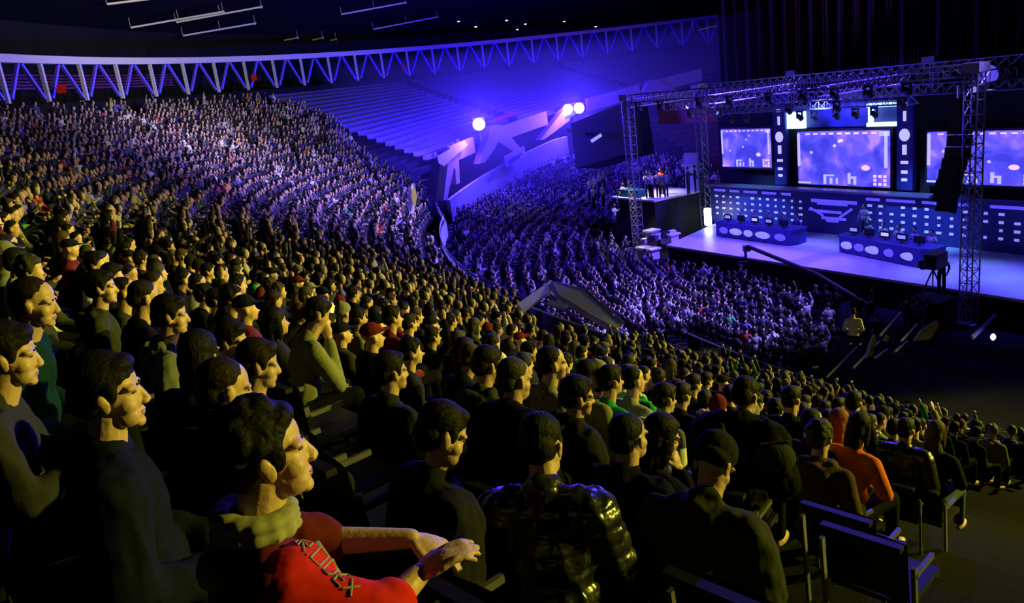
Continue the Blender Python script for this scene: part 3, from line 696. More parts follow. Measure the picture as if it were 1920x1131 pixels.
# desks with screens, players
def tv(a, b, z, lit, name='monitor', label='', grp=None):
    t = thing(name, S(a, b, z), label, 'monitor', grp)
    build(sbox(M(), a-.28, a+.28, b-.02, b+.03, z+.1, z+.45), 'screen_back', MT['blackm'], t); build(sbox(sbox(M(), a-.03, a+.03, b-.02, b+.02, z, z+.12), a-.12, a+.12, b-.08, b+.08, z, z+.02), 'stand', MT['blackm'], t)
    if lit: build(sbox(M(), a-.2, a+.2, b-.03, b-.021, z+.2, z+.36), 'badge', MT[lit], t)
def desk(a0, a1, b0, b1, db, label, ells, side):
    # db = forward shift of the right-hand end
    t = thing('player_desk', S((a0+a1)/2, (b0+b1)/2, ZS), label, 'desk', 'player desks')
    bb = lambda a: -db*(a-a0)/(a1-a0)
    P = [S(a0, b0+bb(a0), 0), S(a1-.5, b0+bb(a1), 0), S(a1-.15, b0+bb(a1)+.15, 0), S(a1, b0+bb(a1)+.5, 0), S(a1, b1+bb(a1), 0), S(a0, b1, 0)]
    mm = M(); mm.prism([p+np.array([0, 0, ZS+.42]) for p in P], (0, 0, .76)); build(mm, 'front_body', MT['backwall'], t)
    c_ = sum(P)/6; mm = M(); mm.prism([c_+(p-c_)*1.03+np.array([0, 0, ZS+.85]) for p in P], (0, 0, .1)); build(mm, 'desk_top', MT['backwall'], t)
    for i, (x, w_, mt) in enumerate(ells):
        a = lerp(a0, a1, x); mm = M().ell(S(a, b0+bb(a)-.05, ZS+.45), (w_, .05, .2), rotm('Z', RZS), 16, 10); build(mm, 'oval_emblem', MT[mt], t)
    for i in range(5):
        a = lerp(a0+.6, a1-.9, i/4); b = b0 + bb(a) + .45
        tv(a, b, ZS+.9, ('lilaclit', None, 'ui', 'lilaclit', None)[i], label='black monitor on the %s desk, %s from its left end' % (side, ORD[i]), grp='desk monitors')
    return [(lerp(a0+.6, a1-.9, i/4), b1+bb(lerp(a0, a1, i/4))+.35) for i in range(5)]
pl1 = desk(.9, 6.7, 3.2, 4.4, .1, 'long blue left player desk with oval emblems', ((.12, .35, 'bluelit'), (.29, .5, 'lilaclit'), (.46, .35, 'lilaclit'), (.65, .55, 'lilaclit'), (.87, .4, 'bluelit')), 'left')
pl2 = desk(9.7, 15.2, 3.2, 4.4, .9, 'long blue right player desk with oval emblems', ((.1, .35, 'lilaclit'), (.25, .3, 'bluelit'), (.42, .5, 'lilaclit'), (.6, .35, 'bluelit'), (.82, .55, 'lilaclit')), 'right')
solo(M().box(S(-2.3, 5.6, ZS+.55), (.35, .3, 1.1), RZS), 'white_pillar_light', MT['whitelit'], 'small upright white lamp at the left end of the backdrop', 'lamp')
# camera crane
t = thing('camera_crane', S(6.1, .3, ZS), 'black camera crane reaching low over the stage front', 'camera crane')
build(M().bar(at(1402, 462, 42.5), at(1530, 514, 37), .14, .16), 'boom', MT['blackm'], t); build(M().box(at(1400, 466, 42.6), (.35, .35, .3)).box(at(1398, 480, 42.6), (.12, .12, .7)).box(at(1397, 493, 42.6), (.7, .5, .2)), 'camera_head', MT['blackm'], t)
build(M().bar(at(1530, 514, 37), at(1640, 580, 34), .14, .16), 'rear_boom', MT['blackm'], t)
# booth / control platform left of the stage
t = thing('commentary_booth', S(-6.5, 4, 0), 'raised booth left of the stage with a dark front and a bright counter', 'booth')
build(sbox(M(), -8.2, -3.7, 2.4, 6.5, 0, 3.3), 'platform', MT['drape'], t); build(sbox(M(), -8.3, -3.6, 2.3, 6.6, 3.3, 3.42), 'deck_edge', MT['signwhite'], t)
build(sbox(M(), -7.9, -5.6, 2.6, 3.4, 3.42, 3.9), 'counter', MT['teal'], t)
build(sbox(sbox(M(), -4.9, -3.7, 6.2, 6.4, 3.42, 5.9), -5.0, -3.6, 6.0, 6.6, 5.0, 5.2), 'lit_back_panel', MT['signwhite'], t)
for i, (x, y, c_) in enumerate(((1215, 465, 'signwhite'), (1255, 438, 'signwhite'), (1222, 432, 'signwhite'))):
    p = at(x, y, 49.5); solo(M().box(p, (1.6 - .4*i, .8, .1), RZS).box(p-np.array([0, 0, .35]), (1.4-.4*i, .6, .6), RZS), 'white_table', MT[c_], ('front', 'rear', 'left-hand')[i] + ' white lit table at the foot of the left stage tower', 'table')
for i in range(5):
    p = at(1208+i*13, 452-i*4, 49.3); q = random.Random(i); solo(M().box(p, (.4, .3, .3+.1*(i % 2)), q.random()), 'equipment_case', MT[('signwhite', 'blackm')[i % 2]], 'small %s case on the white tables by the stage, %s from the left' % (('white', 'black')[i % 2], ORD[i]), 'case')
# curtain behind
m = M(); n_ = 160
G = [[S(lerp(-8, 30, i/n_), 13 + .35*math.sin(i*1.4), z) for i in range(n_+1)] for z in (2, 22)]
m.grid(G); solo(m, 'stage_curtain', MT['curtain'], 'huge dark red curtain hanging high behind the stage', 'curtain')
# dull red booth panel seen behind the left trusses
solo(sbox(M(), -10.5, -4.2, 9, 9.2, 7.6, 9.4), 'red_board', MT['redboard'], 'reddish panel high behind the left roof truss', 'panel')
for kk in range(11):
    r = 43.5 + .95*kk; z_ = zl(r, 116) + .25*kk
    if r > 55: break
    G = lambda r0, r1, z0, z1: [[pol(q, r+rr_, z_+zz) for q in np.linspace(104, 127, 14)] for rr_, zz in ((r0, z0), (r0, z1), (r1, z1), (r1, z0), (r0, z0))]
    o = thing('bench', pol(116, r, z_), 'long dark maroon bench seen through the booth, %s row up' % ORD[kk], 'bench', 'maroon benches beyond the booth')
    build(M().grid(G(.1, .45, .4, .45)), 'seat', MT['maroonseat'], o); build(M().grid(G(.45, .52, .42, .85)), 'backrest', MT['maroonseat'], o)
# vomitory parapet in the stands
t = thing('stairwell_parapet', at(1060, 580, 25.5), 'grey sloping stairwell parapet breaking through the lower rows of the crowd', 'parapet')
def slab(pts, ext, nm_, mt): build(M().prism([at(*p) for p in pts], ext), nm_, MT[mt], t)
slab([(1032, 531, 28), (1100, 549, 27), (1163, 611, 24.3), (1156, 622, 24), (1100, 590, 25), (1045, 556, 27)], (.12, .1, .12), 'side_wall', 'panelgrey')
slab([(968, 574, 27), (1030, 530, 28.2), (1043, 541, 28), (976, 588, 26.8)], (.15, .1, .15), 'end_wall', 'wallgrey')
build(M().bar(at(1036, 529, 28), at(1100, 545, 27), .07).bar(at(1100, 545, 27), at(1165, 609, 24.3), .07), 'handrail', MT['alu'], t)
build(M().bar(at(1104, 541, 27), at(1170, 606, 24.3), .05), 'upper_rail', MT['alu'], t)
slab([(1028, 565, 26.5), (1062, 575, 26), (1062, 579, 26), (1028, 570, 26.5)], (.1, .1, .1), 'inner_step', 'wallgrey')
# barriers between lower rows and concourse
for i in range(14):
    th = 198+i*1.5; z = 0
    A, B = pol(th, 43.2, 0), pol(th+1.4, 43.2, 0)
    g = thing('crowd_barrier', (A+B)/2, 'dark crowd barrier panel behind the floor crowd, %s along from the stairwell' % ORD[i], 'barrier', 'crowd barriers')
    build(M().bar(A+[0, 0, .6], B+[0, 0, .6], .03, .95), 'panel', MT['darkwall'], g); build(M().bar(A+[0, 0, 1.1], B+[0, 0, 1.1], .05), 'top_rail', MT['frame'], g)
# hanging spindle flag, yellow sheets, rods
quadbox([(765, 362), (773, 343), (780, 362), (777, 395), (770, 418), (767, 395)], (44,)*6, .06, 'hanging_flag', MT['white'], 'white and green feather flag standing at the edge of the crowd', 'flag')
quadbox([(771, 368), (776, 345), (782, 368), (777, 392)], (43.8,)*4, .05, 'green_pennant', MT['yellow'], 'yellow green pennant on the feather flag', 'pennant')
yl = [[(1715, 640), (1730, 618), (1757, 602), (1760, 612), (1745, 636)], [(1624, 672), (1632, 645), (1640, 627), (1644, 640), (1636, 665)], [(1658, 640), (1664, 628), (1668, 632), (1664, 642)]]
for P, l in zip(yl, ('large crumpled yellow sheet over a stack on the concourse', 'tall yellow lit cloth hanging beside the concourse poles', 'small yellow lit cloth between the concourse poles')):
    quadbox(P, [27]*len(P), .15, 'yellow_sheet', MT['yellow'], l, 'sheet')
for i, (p, q) in enumerate((((1550, 708), (1608, 650)), ((1640, 672), (1664, 655)), ((1678, 660), (1702, 640)), ((1650, 630), (1690, 585)), ((1600, 690), (1650, 640)), ((1690, 640), (1720, 608)))):
    solo(M().bar(at(*p, 25.5), at(*q, 27.5), .05), 'rail_pole', MT['frame'], 'slanting pale rail on the concourse, %s from the bottom left' % ORD[i], 'rail')
solo(M().bar(at(1822, 634, 26), at(1866, 592, 28), .08, .12), 'stair_rail', MT['brace'], 'slanting blue lit edge strip below the right end of the stage', 'strip')  # blue light on the strip is put into its colour
p = at(1862, 632, 26); solo(M().ell(p, (.08, .07, .11)), 'white_lamp', MT['whitelit'], 'small glaring white lamp at the right end of the concourse', 'lamp')
p = at(1529, 690, 22); solo(M().box(p, (.16, .05, .06)), 'exit_sign', MT['green'], 'tiny green sign low on the dark concourse', 'sign')
solo(M().prism([at(1312, 653, 26), at(1347, 655, 26), at(1345, 675, 25.8), at(1311, 672, 25.8)], (.1, .1, .05)), 'sign_board', MT['panelgrey'], 'dim grey sign board with a letter K on the dark barrier', 'sign')
km = M(); km.bar(at(1322, 656, 25.8), at(1321, 671, 25.6), .05).bar(at(1333, 657, 25.8), at(1323, 664, 25.7), .05).bar(at(1323, 664, 25.7), at(1333, 671, 25.6), .05)
sb = [o for o in bpy.data.objects if o.name.startswith('sign_board')][0]; build(km, 'letter', MT['signwhite'], sb)
HAZE = .0038
# ------------------------------------------------------------------ foreground people
TGT = np.array([35., 30.])
FIGC = {}
def hc_local(lean, dz=0): return rotm('Y', lean) @ np.array([.035, 0, .735]) + np.array([0, 0, .5+dz])
HEROXY = []
seat0 = None
def make_seat():
    t = thing('stadium_seat', (0, 0, 0), '', 'seat')
    lk = lambda m_, n_, mt, sm=False: link(n_, m_.mesh(n_, sm), mt, t)
    G = [[(-.24 - .03*z*4 + .05*math.cos(y*5), y, .42 + z) for y in np.linspace(-.22, .22, 7)] for z in np.linspace(0, .38, 5)]
    G2 = [[(x-.035, y, z) for x, y, z in r] for r in G]
    b = M().grid(G).grid(G2); lk(b.box((-.33, 0, .81), (.05, .44, .03)), 'backrest', MT['plastic'])
    lk(M().box((.0, 0, .39), (.44, .44, .035)).box((.2, 0, .375), (.05, .44, .05)), 'seat_pan', MT['plastic'])
    for s in (-1, 1): lk(M().bar((-.2, s*.255, 0), (-.26, s*.255, .68), .022, .035).bar((-.26, s*.255, .62), (.0, s*.255, .62), .022, .03), 'side_frame', MT['frame'])
    return t
def dup(root, loc, rz, label, group=None):
    r = root.copy(); COL.objects.link(r); r.location = loc; r.rotation_euler = (0, 0, rz); r['label'] = label
    if group: r['group'] = group
    for ch in list(root.children):
        c = ch.copy(); COL.objects.link(c); c.parent = r
    return r
seatn = [0]
def put_seat(loc, yaw, label):
    global seat0
    if seat0 is None:
        seat0 = make_seat(); seat0.location = loc; seat0.rotation_euler = (0, 0, yaw); seat0['label'] = label; seat0['group'] = 'dark tip-up seats of the near rows'; return seat0
    return dup(seat0, loc, yaw, label, 'dark tip-up seats of the near rows')
def hero(x, y, d, yaw, label, top, hair='short', hcol='black_hair', hy=0, hp=0, lean=.1, arms=('lap', 'lap'), vox=None, skin='skin', trousers='black', hoodie=False,
         custom=None, puffy=0., hr=0, sleeve=1., handdir=None, seat=True, curl=.8, seed=None, seatlabel=None):
    hw = at(x, y, d); yw = math.radians(yaw)
    hl = hc_local(lean); root = hw - Rz(yw) @ hl
    if custom:
        cu = []
        for c in custom:
            cu.append(None if c is None else tuple((np.array(p)-root) @ Rz(yw) for p in c))
        custom = cu
    if handdir: handdir = [None if h is None else np.array(h) @ Rz(yw) for h in handdir]; 
    vox = vox or (.0055 if d < 2.6 else .0065 if d < 4.0 else .0085 if d < 6 else .011)
    fig = make_figure(arms, lean, math.radians(hy), math.radians(hp), math.radians(hr), hair, vox, hoodie, int(x*7+y), False, custom, puffy, sleeve, True, handdir, curl)
    mats = dict(skin=MT[skin], top=MT[top], hair=MT[hcol], trousers=MT[trousers], hairname={'beanie': 'knit_cap', 'hood': 'hood', 'cap': 'cap'}.get(hair, 'hair'))
    t = place_person(fig, root, yw, label, mats)
    HEROXY.append((root[0], root[1]))
    if seat: put_seat(root, yw, seatlabel or ('dark seat under the ' + label))
    return t, fig, root, yw
def hpart(t, m_world, name, material, smooth=True):   # add a world-space part to a rotated person
    yw = t.rotation_euler[2]; L = np.array(t.location)
    m_world.v = [(a - L) @ Rz(yw) for a in m_world.v]
    return link(name, m_world.mesh(name, smooth), material, t)
def glasses(t, fig):
    m = M()
    for s in (-1, 1):
        pts = [np.array([.098, s*.032, .004]) + np.array([0, .021*math.cos(a), .014*math.sin(a)]) for a in np.linspace(0, 2*PI, 13)]
        m.path(pts, .0025, 5); m.cap((.098, s*.053, .006), (.0, s*.083, .008), .0025, .0025, 5)
    m.cap((.1, -.011, .006), (.1, .011, .006), .0025, .0025, 5); xf(m, fig['Rh'], fig['hc']); link('glasses', m.mesh('glasses'), MT['blackm'], t)

# 1: the man in the red jacket
x, y, d = 503, 850, 1.86
LA = (at(610, 1015, 2.12), at(770, 1010, 2.1)); RA = (at(705, 1165, 1.74), at(785, 1078, 1.84))
t, fig, root, yw = hero(x, y, d, 30, 'person in red jacket and grey hood with curly dark hair', 'maroon', 'curly', 'black_hair', hy=-12, hp=-6, lean=.1, hoodie=False,
    custom=(RA, LA), handdir=(at(848, 1035, 1.86)-RA[1], at(835, 1030, 2.1)-LA[1]), sleeve=.15, curl=.5, puffy=0.)
sh = at(560, 985, 1.78)
Rloc = lambda p: root + Rz(yw) @ np.array(p)
m = M(); U1 = lambda p: Rloc(rotm('Y', .1) @ (np.array(p)-[0, 0, .5]) + [0, 0, .5])
m.cap(U1((.02, -.16, .985)), U1((-.0, -.2, .965)), .084, .087, 14); m.cap(U1((-.0, -.2, .965)), RA[0], .087, .08, 14); m.cap(RA[0], lerp(RA[0], RA[1], .3), .078, .066, 12)
m.ell(U1((.06, -.12, .93)), (.085, .08, .13))
me = remesh(M().add(np.vstack([(v-root) @ Rz(yw) for v in m.v]), m.f), .009, 2)
slv = link('red_sleeve', me, MT['red'], t)
m = M()
for i in range(14):
    a = 2*PI*i/14; c = U1((.0, 0, 1.098)); m.ell(c + Rz(yw) @ np.array([math.cos(a)*.072-.01, math.sin(a)*.08, .005-.012*math.cos(a)]), (.034, .034, .02), None, 8, 6)
    m.ell(c + Rz(yw) @ np.array([math.cos(a)*.08-.012, math.sin(a)*.088, -.028-.012*math.cos(a)]), (.028, .028, .018), None, 8, 6)
m.ell(U1((-.1, 0, 1.0)), (.045, .09, .05))
me = remesh(M().add(np.vstack([(v-root) @ Rz(yw) for v in m.v]), m.f), .008, 3); link('grey_hood', me, MT['sand'], t)
# pale lining edge along the jacket front
m = M().path([U1((.09, -.1, 1.03)), U1((.135, -.16, .93)), U1((.15, -.2, .8)), U1((.16, -.2, .68))], .018, 8); hpart(t, m, 'front_edging', MT['sand'])
# lettering on the sleeve, wrapped onto it
bv = BVHTree.FromPolygons([tuple(root + Rz(yw) @ np.array(v.co)) for v in slv.data.vertices], [tuple(p.vertices) for p in slv.data.polygons])
def wrap(strokes, name, material, host, w=.006):
    m = M()
    for P in strokes:
        pts = []
        for (px_, py_) in P:
            r_ = ray(px_, py_); r_ = r_/np.linalg.norm(r_); h = bv.ray_cast(Vector(CAM), Vector(r_))
            if h[0] is not None: pts.append(np.array(h[0]) - r_*.002)
        if len(pts) > 1: m.path(pts, w/2, 6)
    if m.n: 
        L = np.array(t.location); m.v = [(a-L) @ Rz(yw) for a in m.v]; o = link(name, m.mesh(name), material, host)
def seg(p, q, n=5): return [tuple(lerp(np.array(p, float), np.array(q, float), k/n)) for k in range(n+1)]
A0 = np.array([540., 1006.]); dx = np.array([.72, .69]); dy = np.array([.69, -.72])    # baseline runs down the sleeve
def GL(strokes, off, sc_=26):
    out = []
    for st in strokes:
        P = []
        for a, b in zip(st[:-1], st[1:]): P += seg(A0+dx*(off+a[0]*sc_)-dy*a[1]*sc_*-1, A0+dx*(off+b[0]*sc_)-dy*b[1]*sc_*-1, 4)
        out.append(P)
    return out
gl = []
gl += GL([[(0, 0), (0, 1), (.7, 1), (.7, 0)]], 0) + GL([[(0, 0), (0, 1), (.7, 1), (.7, .5), (0, .5), (.7, 0)]], 24) + GL([[(0, 0), (.12, 0)]], 48) + GL([[(0, 0), (0, 1), (.9, 1), (.9, 0), (0, 0)]], 58)
gl += GL([[(0, 0), (0, 1), (.5, 1), (.8, .7), (.8, .3), (.5, 0), (0, 0)]], 90) + GL([[(.7, 0), (0, 0), (0, 1), (.7, 1)], [(0, .5), (.6, .5)]], 118) + GL([[(0, 0), (.8, 1)], [(0, 1), (.8, 0)]], 142)
wrap(gl, 'sleeve_lettering', MT['sand'], slv)
wrap([seg((566, 958), (700, 1080), 10)], 'sleeve_highlight', MT['orange'], slv, .014)  # orange highlight along the sleeve edge, painted as a band

# the rest of the nearest people
t, fg, *_ = hero(208, 738, 2.45, 28, 'dark-haired person in navy jacket, profile at lower left', 'navy', 'short', hy=-14, hp=2, lean=.05, puffy=.02)
hero(425, 732, 3.05, 50, 'cropped brown-haired person just behind the red jacket', 'black', 'crop', 'brown_hair', hy=-14, hp=8, lean=.16, puffy=.02)
t, fg, *_ = hero(434, 640, 4.9, 25, 'person in glasses above the cropped brown head', 'black', 'short', hy=-25, hp=10); glasses(t, fg)
hero(487, 684, 4.0, 30, 'person with tousled brown hair and pale shoulders', 'khaki', 'short', 'brown_hair', hy=-14, hp=6, lean=.18, trousers='charcoal')
hero(378, 668, 3.9, 70, 'person with a broad mop of black hair, back turned', 'black', 'long', hy=5, puffy=.03)
hero(322, 592, 4.9, 24, 'person with short black hair in pale grey hooded top, in profile', 'grey', 'short', hy=-10, hp=4, hoodie=True, lean=.12)
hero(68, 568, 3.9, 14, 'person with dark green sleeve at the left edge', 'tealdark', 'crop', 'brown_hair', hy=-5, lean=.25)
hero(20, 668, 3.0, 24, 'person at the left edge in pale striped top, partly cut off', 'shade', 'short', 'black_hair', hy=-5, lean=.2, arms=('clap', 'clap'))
hero(272, 560, 5.5, 40, 'person with stubble hair left of the pale grey hooded one', 'black', 'crop', 'brown_hair', hy=0, hp=12, lean=.15)
hero(192, 540, 5.8, 22, 'person with black hair and raised olive collar', 'olive', 'short', hy=-8, hoodie=True)
hero(237, 548, 6.4, 24, 'cropped dark-haired person left of the stubble-haired one', 'olive', 'crop', hy=-8)
hero(735, 698, 4.9, 42, 'lone dark-haired person beside a gap of empty seats', 'charcoal', 'short', hy=-12, hp=2, puffy=.015)
hero(915, 686, 5.3, 42, 'hunched person with olive hood left of the greying one', 'olive', 'short', hy=-12, hp=8, hoodie=True, lean=.25)
hero(966, 712, 4.45, 45, 'person with greying cropped hair in black coat', 'black', 'crop', 'grey_hair', hy=-10, hp=8, puffy=.04, lean=.15)
hero(1037, 682, 5.5, 26, 'person in pale top behind the greying one', 'khaki', 'crop', 'brown_hair', hy=-12)
hero(832, 818, 3.1, 30, 'black-haired person looking down, right of red jacket', 'charcoal', 'short', hy=-14, hp=20, hr=-8, puffy=.03, lean=.15, arms=('hang', 'lap'))
hero(1016, 838, 3.2, 78, 'person in glossy black jacket, back turned', 'leather', 'short', hy=-12, hp=14, puffy=.04, lean=.25, arms=('knee', 'knee'))
hero(1180, 820, 3.9, 50, 'person with cropped black hair right of the glossy jacket', 'black', 'crop', hy=-8, hp=2, puffy=.02)
t, fg, *_ = hero(1242, 820, 4.4, 30, 'person in glasses holding hand to mouth', 'black', 'long', hy=-14, hp=10, arms=('chin', 'lap'), lean=.2); glasses(t, fg)
hero(1338, 872, 3.45, 52, 'person in knitted cap and olive coat bent forward', 'olive', 'beanie', 'charcoal', hy=-15, hp=28, puffy=.035, lean=.42, arms=('knee', 'knee'), trousers='jeans')
t, fg, *_ = hero(1084, 744, 4.8, 24, 'person in glasses and hooded coat, facing right', 'charcoal', 'short', hy=-12, hp=6, hoodie=True, puffy=.04); glasses(t, fg)
hero(1398, 745, 5.3, 52, 'large person in bulky black coat leaning forward', 'black', 'short', hy=-12, hp=14, puffy=.07, lean=.4, arms=('knee', 'knee'))
hero(1105, 704, 6.3, 40, 'person in khaki top left of the bright green top', 'khaki', 'short', hy=-15)
hero(1147, 714, 6.3, 34, 'person with black hair in bright green top', 'green', 'short', hy=-10)
hero(1190, 714, 6.8, 34, 'person with short black hair right of the bright green top', 'sand', 'crop', hy=-15)
hero(1248, 748, 6.4, 36, 'person in white top bent to the right', 'white', 'short', hy=-12, lean=.25)
hero(1575, 792, 7.2, 40, 'person with long auburn hair in black top', 'black', 'long', 'red_hair', hy=-5)
hero(1614, 802, 6.7, 30, 'person in glowing orange top', 'orange', 'long', hy=-8, arms=('knee', 'knee'), lean=.25)
hero(1486, 748, 7.6, 40, 'dark-haired person behind the round rim-lit head', 'black', 'short', hy=-8)
hero(1524, 792, 6.8, 34, 'person with round rim-lit head left of auburn hair', 'charcoal', 'crop', hy=-10)
hero(1602, 660+95, 8.6, 40, 'small dark-haired person behind the orange top', 'black', 'short')
hero(1700, 806, 8.2, 44, 'person in padded black jacket toward the row end', 'leather', 'short', hy=-8, puffy=.03)
hero(1757, 812, 8.3, 40, 'fair-haired person near the row end', 'black', 'long', 'fair_hair', hy=-8, arms=('knee', 'knee'), lean=.2, trousers='jeans')
hero(1600, 585, 25, 60, 'tiny person in white top standing by the stage front', 'white', 'short', seat=False)
hero(597, 590, 6.1, 30, 'person in khaki jacket leaning forward, arms bent', 'khaki', 'short', hy=-8, hp=10, lean=.35, arms=('chin', 'knee'))
hero(737, 596, 8.3, 34, 'person with dark hair in dark red top in the middle rows', 'maroon', 'short', hy=-10)
hero(445, 745+60, 3.0, 48, 'person in dark jacket hidden behind the red-jacketed one', 'black', 'short', hy=0) if False else None
hero(560, 790, 3.3, 40, 'person in black top mostly hidden right of the curly head, hand resting on the lap', 'charcoal', 'short', hy=0, hp=25, lean=.6, arms=('knee', 'knee')) if False else None
# empty seats that show between the nearest people
for (x, y, d, l) in ((700, 850, 3.6, 'empty dark seat with pale side frame, left of the smooth black head'), (640, 800, 4.3, 'empty dark seat behind the curly head'), (1440, 1080, 3.0, 'empty dark seat with yellow-lit frame at the lower right'),
                     (1660, 990, 4.6, 'empty dark seat with pale upright frame on the right-hand steps'), (1610, 950, 5.2, 'empty dark seat above the pale upright frame'), (1040, 1095, 2.5, 'empty dark seat with lit edge at the lower middle'), (600, 720, 5.4, 'empty dark seat under the leaning khaki jacket')):
    p = at(x, y, d) - np.array([0, 0, .7]); put_seat(p, math.radians(42), l)

# ------------------------------------------------------------------ individual spectators and the mass beyond
def thhi(r): return 218.2 + .3*(r-52) if r > 52 else 218.2
seats = []
HX = np.array(HEROXY)
for k, r in enumerate(ROWS):
    if r > 71.2: continue
    dth = math.degrees(.56/r); t = thhi(r+.3) ; idx = 0
    while t > thlo(r):
        t -= dth; idx += 1
        if r < rin(t)+.2: continue
        near_edge = t < thlo(r)+3
        if rng.random() < (.3 if near_edge else .11): continue
        if r > 70 and rng.random() < .35: continue
        p = pol(t+rng.normal(0, .05), r+.18, zt(r, t))
        x, y, z = proj(p+[0, 0, 1.2])
        if z < 5.6 and z > -5: continue
        if z < 0 or x < -60 or x > 1960 or y > 1190: continue
        if len(HX) and np.hypot(HX[:, 0]-p[0], HX[:, 1]-p[1]).min() < (.62 if z < 9 else .45): continue
        if 965 < x < 1165 and 520 < y < 625 and 20 < z < 30: continue
        # keep the stairwell, and nobody right in front of a hero's face
        if z < 9 and any(abs(x-h[0]) < 50 and 10 < y-h[1] < 90 and z < h[2] for h in ((1398, 745, 5.3), (735, 698, 4.9), (597, 590, 6))): continue
        seats.append((z, k, r, t, p, x, y))
seats.sort(key=lambda s: s[0])
NI = 262
TOPC = ['black', 'black', 'charcoal', 'navy', 'charcoal', 'olive', 'black', 'brown', 'navy', 'white', 'maroon', 'charcoal', 'black', 'black', 'khaki', 'black', 'olive', 'green', 'grey', 'charcoal', 'black']
HC = ['black_hair', 'black_hair', 'brown_hair', 'brown_hair', 'fair_hair', 'black_hair', 'black_hair', 'black_hair', 'black_hair', 'grey_hair']
var = []
for i, (a, h, ln, hy_, hood) in enumerate(((('lap', 'lap'), 'short', .06, 0, False), (('clap', 'clap'), 'short', .12, -6, False), (('chin', 'lap'), 'crop', .22, 4, False), (('lap', 'knee'), 'curly', .1, -10, True),
                                   (('cross', 'cross'), 'long', .02, 6, False), (('knee', 'knee'), 'crop', .35, -4, False), (('up', 'lap'), 'short', .04, 0, False), (('lap', 'lap'), 'beanie', .1, 8, True), (('hang', 'lap'), 'cap', .0, -6, False), (('clap', 'clap'), 'long', .2, 0, True))):
    var.append((make_figure(a, ln, math.radians(hy_), .05, 0, h, .0135 if i < 4 else .016, hood, i, puffy=(.0, .015, .02)[i % 3]), h, a))
HN = dict(short='short', crop='cropped', curly='curly', long='long')
CN = dict(black_hair='black', brown_hair='brown', fair_hair='fair', grey_hair='grey', red_hair='auburn')
AN = dict(lap='hands lowered', clap='clapping', chin='chin propped', cross='arms folded', knee='leaning forward', up='arm raised', hang='arm down')
cnt = {}
def facing(p, s=14): return math.atan2(TGT[1]-p[1], TGT[0]-p[0]) + math.radians(rng.normal(0, s))
CAPC = ['charcoal', 'grey', 'maroon', 'navy']
for s_ in seats[:NI]:
    z, k, r, t, p, x, y = s_
    v, h, a = var[int(rng.choice(10, p=[.2, .12, .12, .11, .08, .14, .03, .06, .08, .06]))] ; tc = TOPC[int(rng.integers(0, len(TOPC)))]
    hc_ = HC[int(rng.integers(0, len(HC)))]; hm = MT[hc_]
    if h in ('beanie', 'cap'): cc = CAPC[int(rng.integers(0, 4))]; hm = MT[cc]; hd = cc + (' knitted cap' if h == 'beanie' else ' cap')
    else: hd = HN[h] + ' ' + CN[hc_] + ' hair'
    cnt[k] = cnt.get(k, 0)+1
    k0 = next(i for i, rr_ in enumerate(ROWS) if rr_ >= rin(t)+.2)
    lab = 'person, %s, %s top, %s, %s from aisle, %s row up' % (hd, tc, AN[a[0]], ORD[min(cnt[k]-1, 39)], ORD[max(0, k-k0)])
    place_person(v, p, facing(p), lab, dict(skin=MT['skin' if rng.random() < .7 else 'skin2'], top=MT[tc], hair=hm, trousers=MT[('black', 'jeans', 'charcoal')[int(rng.integers(0, 3))]], hairname='cap' if h in ('beanie', 'cap') else 'hair'),
                 'spectators in the nearer rows of the upper stand', float(rng.uniform(.94, 1.04)))

# low figure for the thousands further away: class 0 skin, 1 hair, 2 top, 3 trousers
def lowfig(a, stand=False, lean=.08):
    V = []; Fc = []; K = []; n = 0
    dz = .45 if stand else 0
    def put(m_, k):
        nonlocal n
        v = np.vstack(m_.v)+[0, 0, dz]; V.append(v); Fc.extend([tuple(i+n for i in q) for q in m_.f]); K.extend([k]*len(v)); n += len(v)
    hc = hc_local(lean)
    h = M().ell(hc+[.01, 0, -.01], (.088, .068, .112), None, 8, 6).cap(hc+[-.03, 0, -.08], hc+[-.05, 0, -.2], .05, .055, 6, False); put(h, 0)
    put(M().ell(hc+[-.032, 0, .034], (.1, .088, .106), None, 8, 6), 1)
    T = M().ell((.0+lean*.35, 0, .84), (.13, .19, .2), None, 8, 6).ell((.01, 0, .62), (.14, .17, .2), None, 8, 5).cap((lean*.5, -.15, .97), (lean*.5, .15, .97), .07, .07, 6)
    hd = M()
    for s, q in zip((-1, 1), a):
        e, w = ARMS[q]; e = np.array([e[0]+.04, s*e[1], e[2]]); w = np.array([w[0]+.04, s*w[1], w[2]]); T.cap((.02, s*.19, .96), e, .06, .05, 6, False).cap(e, w, .05, .038, 6, False); d_ = (w-e)/np.linalg.norm(w-e); hd.ell(w+d_*.06, (.05, .04, .04), None, 6, 4)
    put(T, 2); put(hd, 0)
    B = M()
    for s in (-1, 1):
        if stand: B.cap((0, s*.09, .5), (0, s*.1, -.42), .09, .06, 6, False)
        else: B.cap((0, s*.1, .5), (.42, s*.14, .52), .09, .07, 6, False).cap((.42, s*.14, .5), (.44, s*.14, .05), .065, .05, 6, False)
    put(B, 3)
    return np.vstack(V), Fc, np.array(K)
LOW = [lowfig(a, False, l) for a, l in ((('lap', 'lap'), .05), (('clap', 'clap'), .1), (('knee', 'knee'), .3), (('up', 'up'), .05), (('chin', 'lap'), .2), (('up', 'lap'), 0.), (('cross', 'cross'), .1))]
LOWP = [.3, .2, .12, .05, .13, .08, .12]
STD = [lowfig(('clap', 'clap'), True, .02), lowfig(('hang', 'hang'), True, .0)]
SK = np.array([(.58, .36, .26), (.62, .42, .32), (.45, .27, .19)]); HR = np.array([(.005, .005, .005), (.008, .006, .005), (.016, .01, .006), (.05, .03, .015), (.3, .3, .32)])
